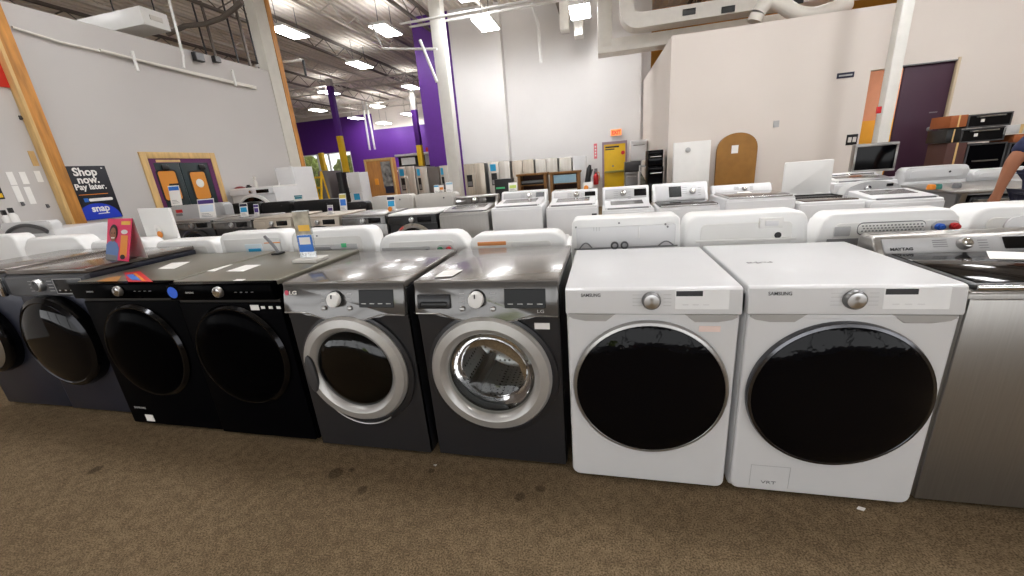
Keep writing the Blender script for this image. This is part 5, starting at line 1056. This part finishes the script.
x_, W_, H_ = span(-2, 50, 222, 1.64)
t = thing('top_load_washer', 'white machine with a dark open tub rim, standing before the white papers at far left', 'washer', (x_+W_, 2.24, 0), PI)
M().box(0, W_, 0, .6, .02, H_-.1, .02).build('cabinet', white, t); M().prism(rounded(0, W_, H_-.11, H_, .05), .5, .6, .02).build('console', white, t)
M().tube([(W_*.9-W_*.8*k/16, .61, H_-.13+.09*math.sin(PI*k/16)**.7) for k in range(17)], .022, 8).build('dark_rim', dgrey, t); M().prism([(W_*.1+W_*.8*k/16, H_-.14+.08*math.sin(PI*k/16)**.7) for k in range(17)], .6, .612).build('tub_recess', mgrey, t)
for k, (pxx, h_) in enumerate(((5, .09), (13, .11))):
    xx = at(pxx, 215, Y=1.7).x; b_ = thing('spray_bottle', ['white bottle with a black cap at the far left, shorter', 'taller white bottle with a bigger black cap beside the shorter one'][k], 'bottle', (xx, 1.7, H_))
    M().lathez([(0, 0), (.035, 0), (.038, .02), (.036, h_*.7), (.015, h_), (0, h_)], n=16).build('bottle_body', white_b, b_); M().box(-.035, .02, -.015, .015, h_+.001, h_+.06, .006).build('cap', blackp, b_)

fixture(dxb+.9, PY+.8, 2.95, 'added unseen ceiling light brightening the passage behind the partition')  # lamp added to brighten the passage, none is seen there
# ------------------------------------------------------------------ the person reaching down at the right edge
def skinned(name, nodes, edges, rad, m, parent, root=0, sub=2):
    me = bpy.data.meshes.new(name); me.from_pydata([Vector(p) for p in nodes], edges, []); o = bpy.data.objects.new(name, me); C.objects.link(o)
    md = o.modifiers.new('s', 'SKIN'); md.use_smooth_shade = True; md.branch_smoothing = .4
    for i, r_ in enumerate(rad): me.skin_vertices[0].data[i].radius = (r_, r_) if not isinstance(r_, tuple) else r_
    me.skin_vertices[0].data[root].use_root = True
    o.modifiers.new('d', 'SUBSURF').levels = sub; o.modifiers['d'].render_levels = sub
    dg = bpy.context.evaluated_depsgraph_get(); m2 = bpy.data.meshes.new_from_object(o.evaluated_get(dg)); bpy.data.objects.remove(o)
    m2.materials.clear(); m2.materials.append(m); m2.name = name
    for p in m2.polygons: p.use_smooth = True
    q_ = bpy.data.objects.new(name, m2); C.objects.link(q_); q_.parent = parent; return q_
PYY = 2.45
el = at(1014, 160, Y=PYY); hd = at(994, 200, Y=PYY); wr = at(999, 188, Y=PYY)
bxp = el.x+.32                                     # body axis, outside the frame
per = thing('person', 'person in navy shirt and dark trousers at the right edge, arm reaching down', 'person', (0, 0, 0))
sh_ = Vector((el.x+.16, PYY+.02, 1.44)); 
N_ = [(bxp, PYY, .98), (bxp, PYY, 1.12), (bxp-.01, PYY, 1.32), (bxp-.02, PYY, 1.46), (bxp-.05, PYY, 1.56), (bxp-.07, PYY-.01, 1.66), (bxp-.075, PYY-.01, 1.75),
      sh_, (el.x, PYY, el.z), (wr.x, PYY-.01, wr.z), (hd.x, PYY-.01, hd.z),
      (bxp+.2, PYY+.03, 1.43), (bxp+.27, PYY, 1.16), (bxp+.24, PYY-.08, .93), (bxp+.23, PYY-.1, .85),
      (bxp-.1, PYY, .9), (bxp-.11, PYY-.01, .5), (bxp-.11, PYY+.02, .09), (bxp-.13, PYY-.12, .05), (bxp+.1, PYY, .9), (bxp+.11, PYY-.01, .5), (bxp+.11, PYY+.02, .09), (bxp+.13, PYY-.12, .05)]
E_ = [(0, 1), (1, 2), (2, 3), (3, 4), (4, 5), (5, 6), (3, 7), (7, 8), (8, 9), (9, 10), (3, 11), (11, 12), (12, 13), (13, 14), (0, 15), (15, 16), (16, 17), (17, 18), (0, 19), (19, 20), (20, 21), (21, 22)]
R_ = [(.16, .11), (.15, .1), (.17, .11), (.1, .08), .055, .095, .07, .07, .05, .031, .036, .07, .048, .033, .036, .085, .06, .045, .035, .085, .06, .045, .035]
# fingers and thumbs grow from the palm
def hand(i, p, d, side):
    d = Vector(d).normalized(); s_ = Vector(side)
    for k, (ln, off) in enumerate(((.07, -.03), (.08, -.01), (.076, .011), (.06, .03))):
        b0 = p+d*.03+s_*off; b1 = b0+d*ln*.55+Vector((-.008, 0, -.004)); b2 = b1+d*ln*.45+Vector((.012, 0, -.014)); n_ = len(N_); N_.extend([b0, b1, b2]); R_.extend([.011, .0095, .008]); E_.extend([(i, n_), (n_, n_+1), (n_+1, n_+2)])
    b0 = p-s_*.034-d*.01; n_ = len(N_); N_.extend([b0-s_*.012, b0-s_*.022+d*.035]); R_.extend([.012, .009]); E_.extend([(i, n_), (n_, n_+1)])
hand(10, Vector(N_[10]), (hd.x-wr.x, 0, hd.z-wr.z), (0, -1, 0)); hand(14, Vector(N_[14]), (-.01, -.03, -.1), (0, -1, 0))
body = skinned('body', N_, E_, R_, skin, per)
sc_ = [N_[0], N_[1], N_[2], N_[3], (bxp-.035, PYY, 1.5), N_[7], Vector(N_[7]).lerp(Vector(N_[8]), .9), N_[11], Vector(N_[11]).lerp(Vector(N_[12]), .7), (bxp, PYY, .9)]
skinned('shirt', sc_, [(9, 0), (0, 1), (1, 2), (2, 3), (3, 4), (3, 5), (5, 6), (3, 7), (7, 8)], [(.19, .135), (.185, .13), (.2, .135), (.12, .1), .075, .09, .075, .09, .075, (.18, .13)], navycloth, per)
skinned('trousers', [(bxp, PYY, .95), N_[15], N_[16], (bxp-.11, PYY+.015, .1), N_[19], N_[20], (bxp+.11, PYY+.015, .1)], [(0, 1), (1, 2), (2, 3), (0, 4), (4, 5), (5, 6)], [(.17, .125), .105, .08, .066, .105, .08, .066], navyink, per)
for s_ in (-1, 1):
    M().prismx([(-.2, .0), (.08, .0), (.085, .06), (.05, .1), (-.05, .09), (-.16, .055), (-.2, .03)], -.045, .045, .015, 3, Matrix.Translation((bxp+.12*s_, PYY+.01, 0.001))).build('shoe', shoe, per)
hp = Vector((bxp-.075, PYY-.01, 1.72))
b = bmesh.new(); bmesh.ops.create_uvsphere(b, u_segments=24, v_segments=14, radius=1)
bmesh.ops.delete(b, geom=[v for v in b.verts if v.co.z < -.15 and v.co.y < .1], context='VERTS')
mm = M(); mm._add(b, Matrix.Translation(hp+Vector((0, .015, .02))) @ Matrix.Diagonal((.092, .105, .1, 1))); hb = mm.build('hair', hairm, per)
for s_ in (-1, 1):
    M().lathe([(0, -.006), (.011, -.004), (.013, 0)], hp.x+.034*s_, hp.z-.03, hp.y-.088, 14).build('eye', paper, body); M().lathe([(0, -.003), (.005, -.002), (.006, 0)], hp.x+.034*s_, hp.z-.03, hp.y-.093, 12).build('pupil', hairm, body)
    M().lathe([(0, -.01), (.022, -.008), (.03, .006), (0, .01)], 0, 0, 0, 16, Matrix.Translation((hp.x+.095*s_, hp.y+.01, hp.z-.04)) @ Matrix.Rotation(PI/2, 4, 'Z')).build('ear', skin, body)
M().prismx([(-.085, -.02), (-.118, -.062), (-.085, -.07)], -.014, .014, .005, 2, Matrix.Translation((hp.x, hp.y, hp.z))).build('nose', skin, body)
M().box(-.026, .026, -.094, -.08, -.104, -.094, .004, 2, Matrix.Translation(hp)).build('mouth', mat('lip', (150, 80, 70), .5), body)
# ------------------------------------------------------------------ camera, light, view
cam = bpy.data.cameras.new('camera'); co = bpy.data.objects.new('camera', cam); C.objects.link(co)
cam.sensor_width = 36; cam.lens = FPX*36/1024; cam.clip_start = .05; cam.clip_end = 200
co.matrix_world = Matrix.Translation(CAM) @ Matrix((RR, UU, -_f)).transposed().to_4x4()
sc = bpy.context.scene; sc.camera = co
w = bpy.data.worlds.new('world'); sc.world = w; w.use_nodes = True
w.node_tree.nodes['Background'].inputs['Color'].default_value = (.98, .99, 1, 1); w.node_tree.nodes['Background'].inputs['Strength'].default_value = 2.0
vs = sc.view_settings; vs.view_transform = 'Standard'; vs.look = 'None'; vs.gamma = 1; vs.use_curve_mapping = False; vs.exposure = .6
sc.cycles.use_denoising = True; sc.cycles.max_bounces = 10; sc.cycles.diffuse_bounces = 5; sc.cycles.sample_clamp_indirect = 6
sc.cycles.caustics_reflective = False; sc.cycles.caustics_refractive = False
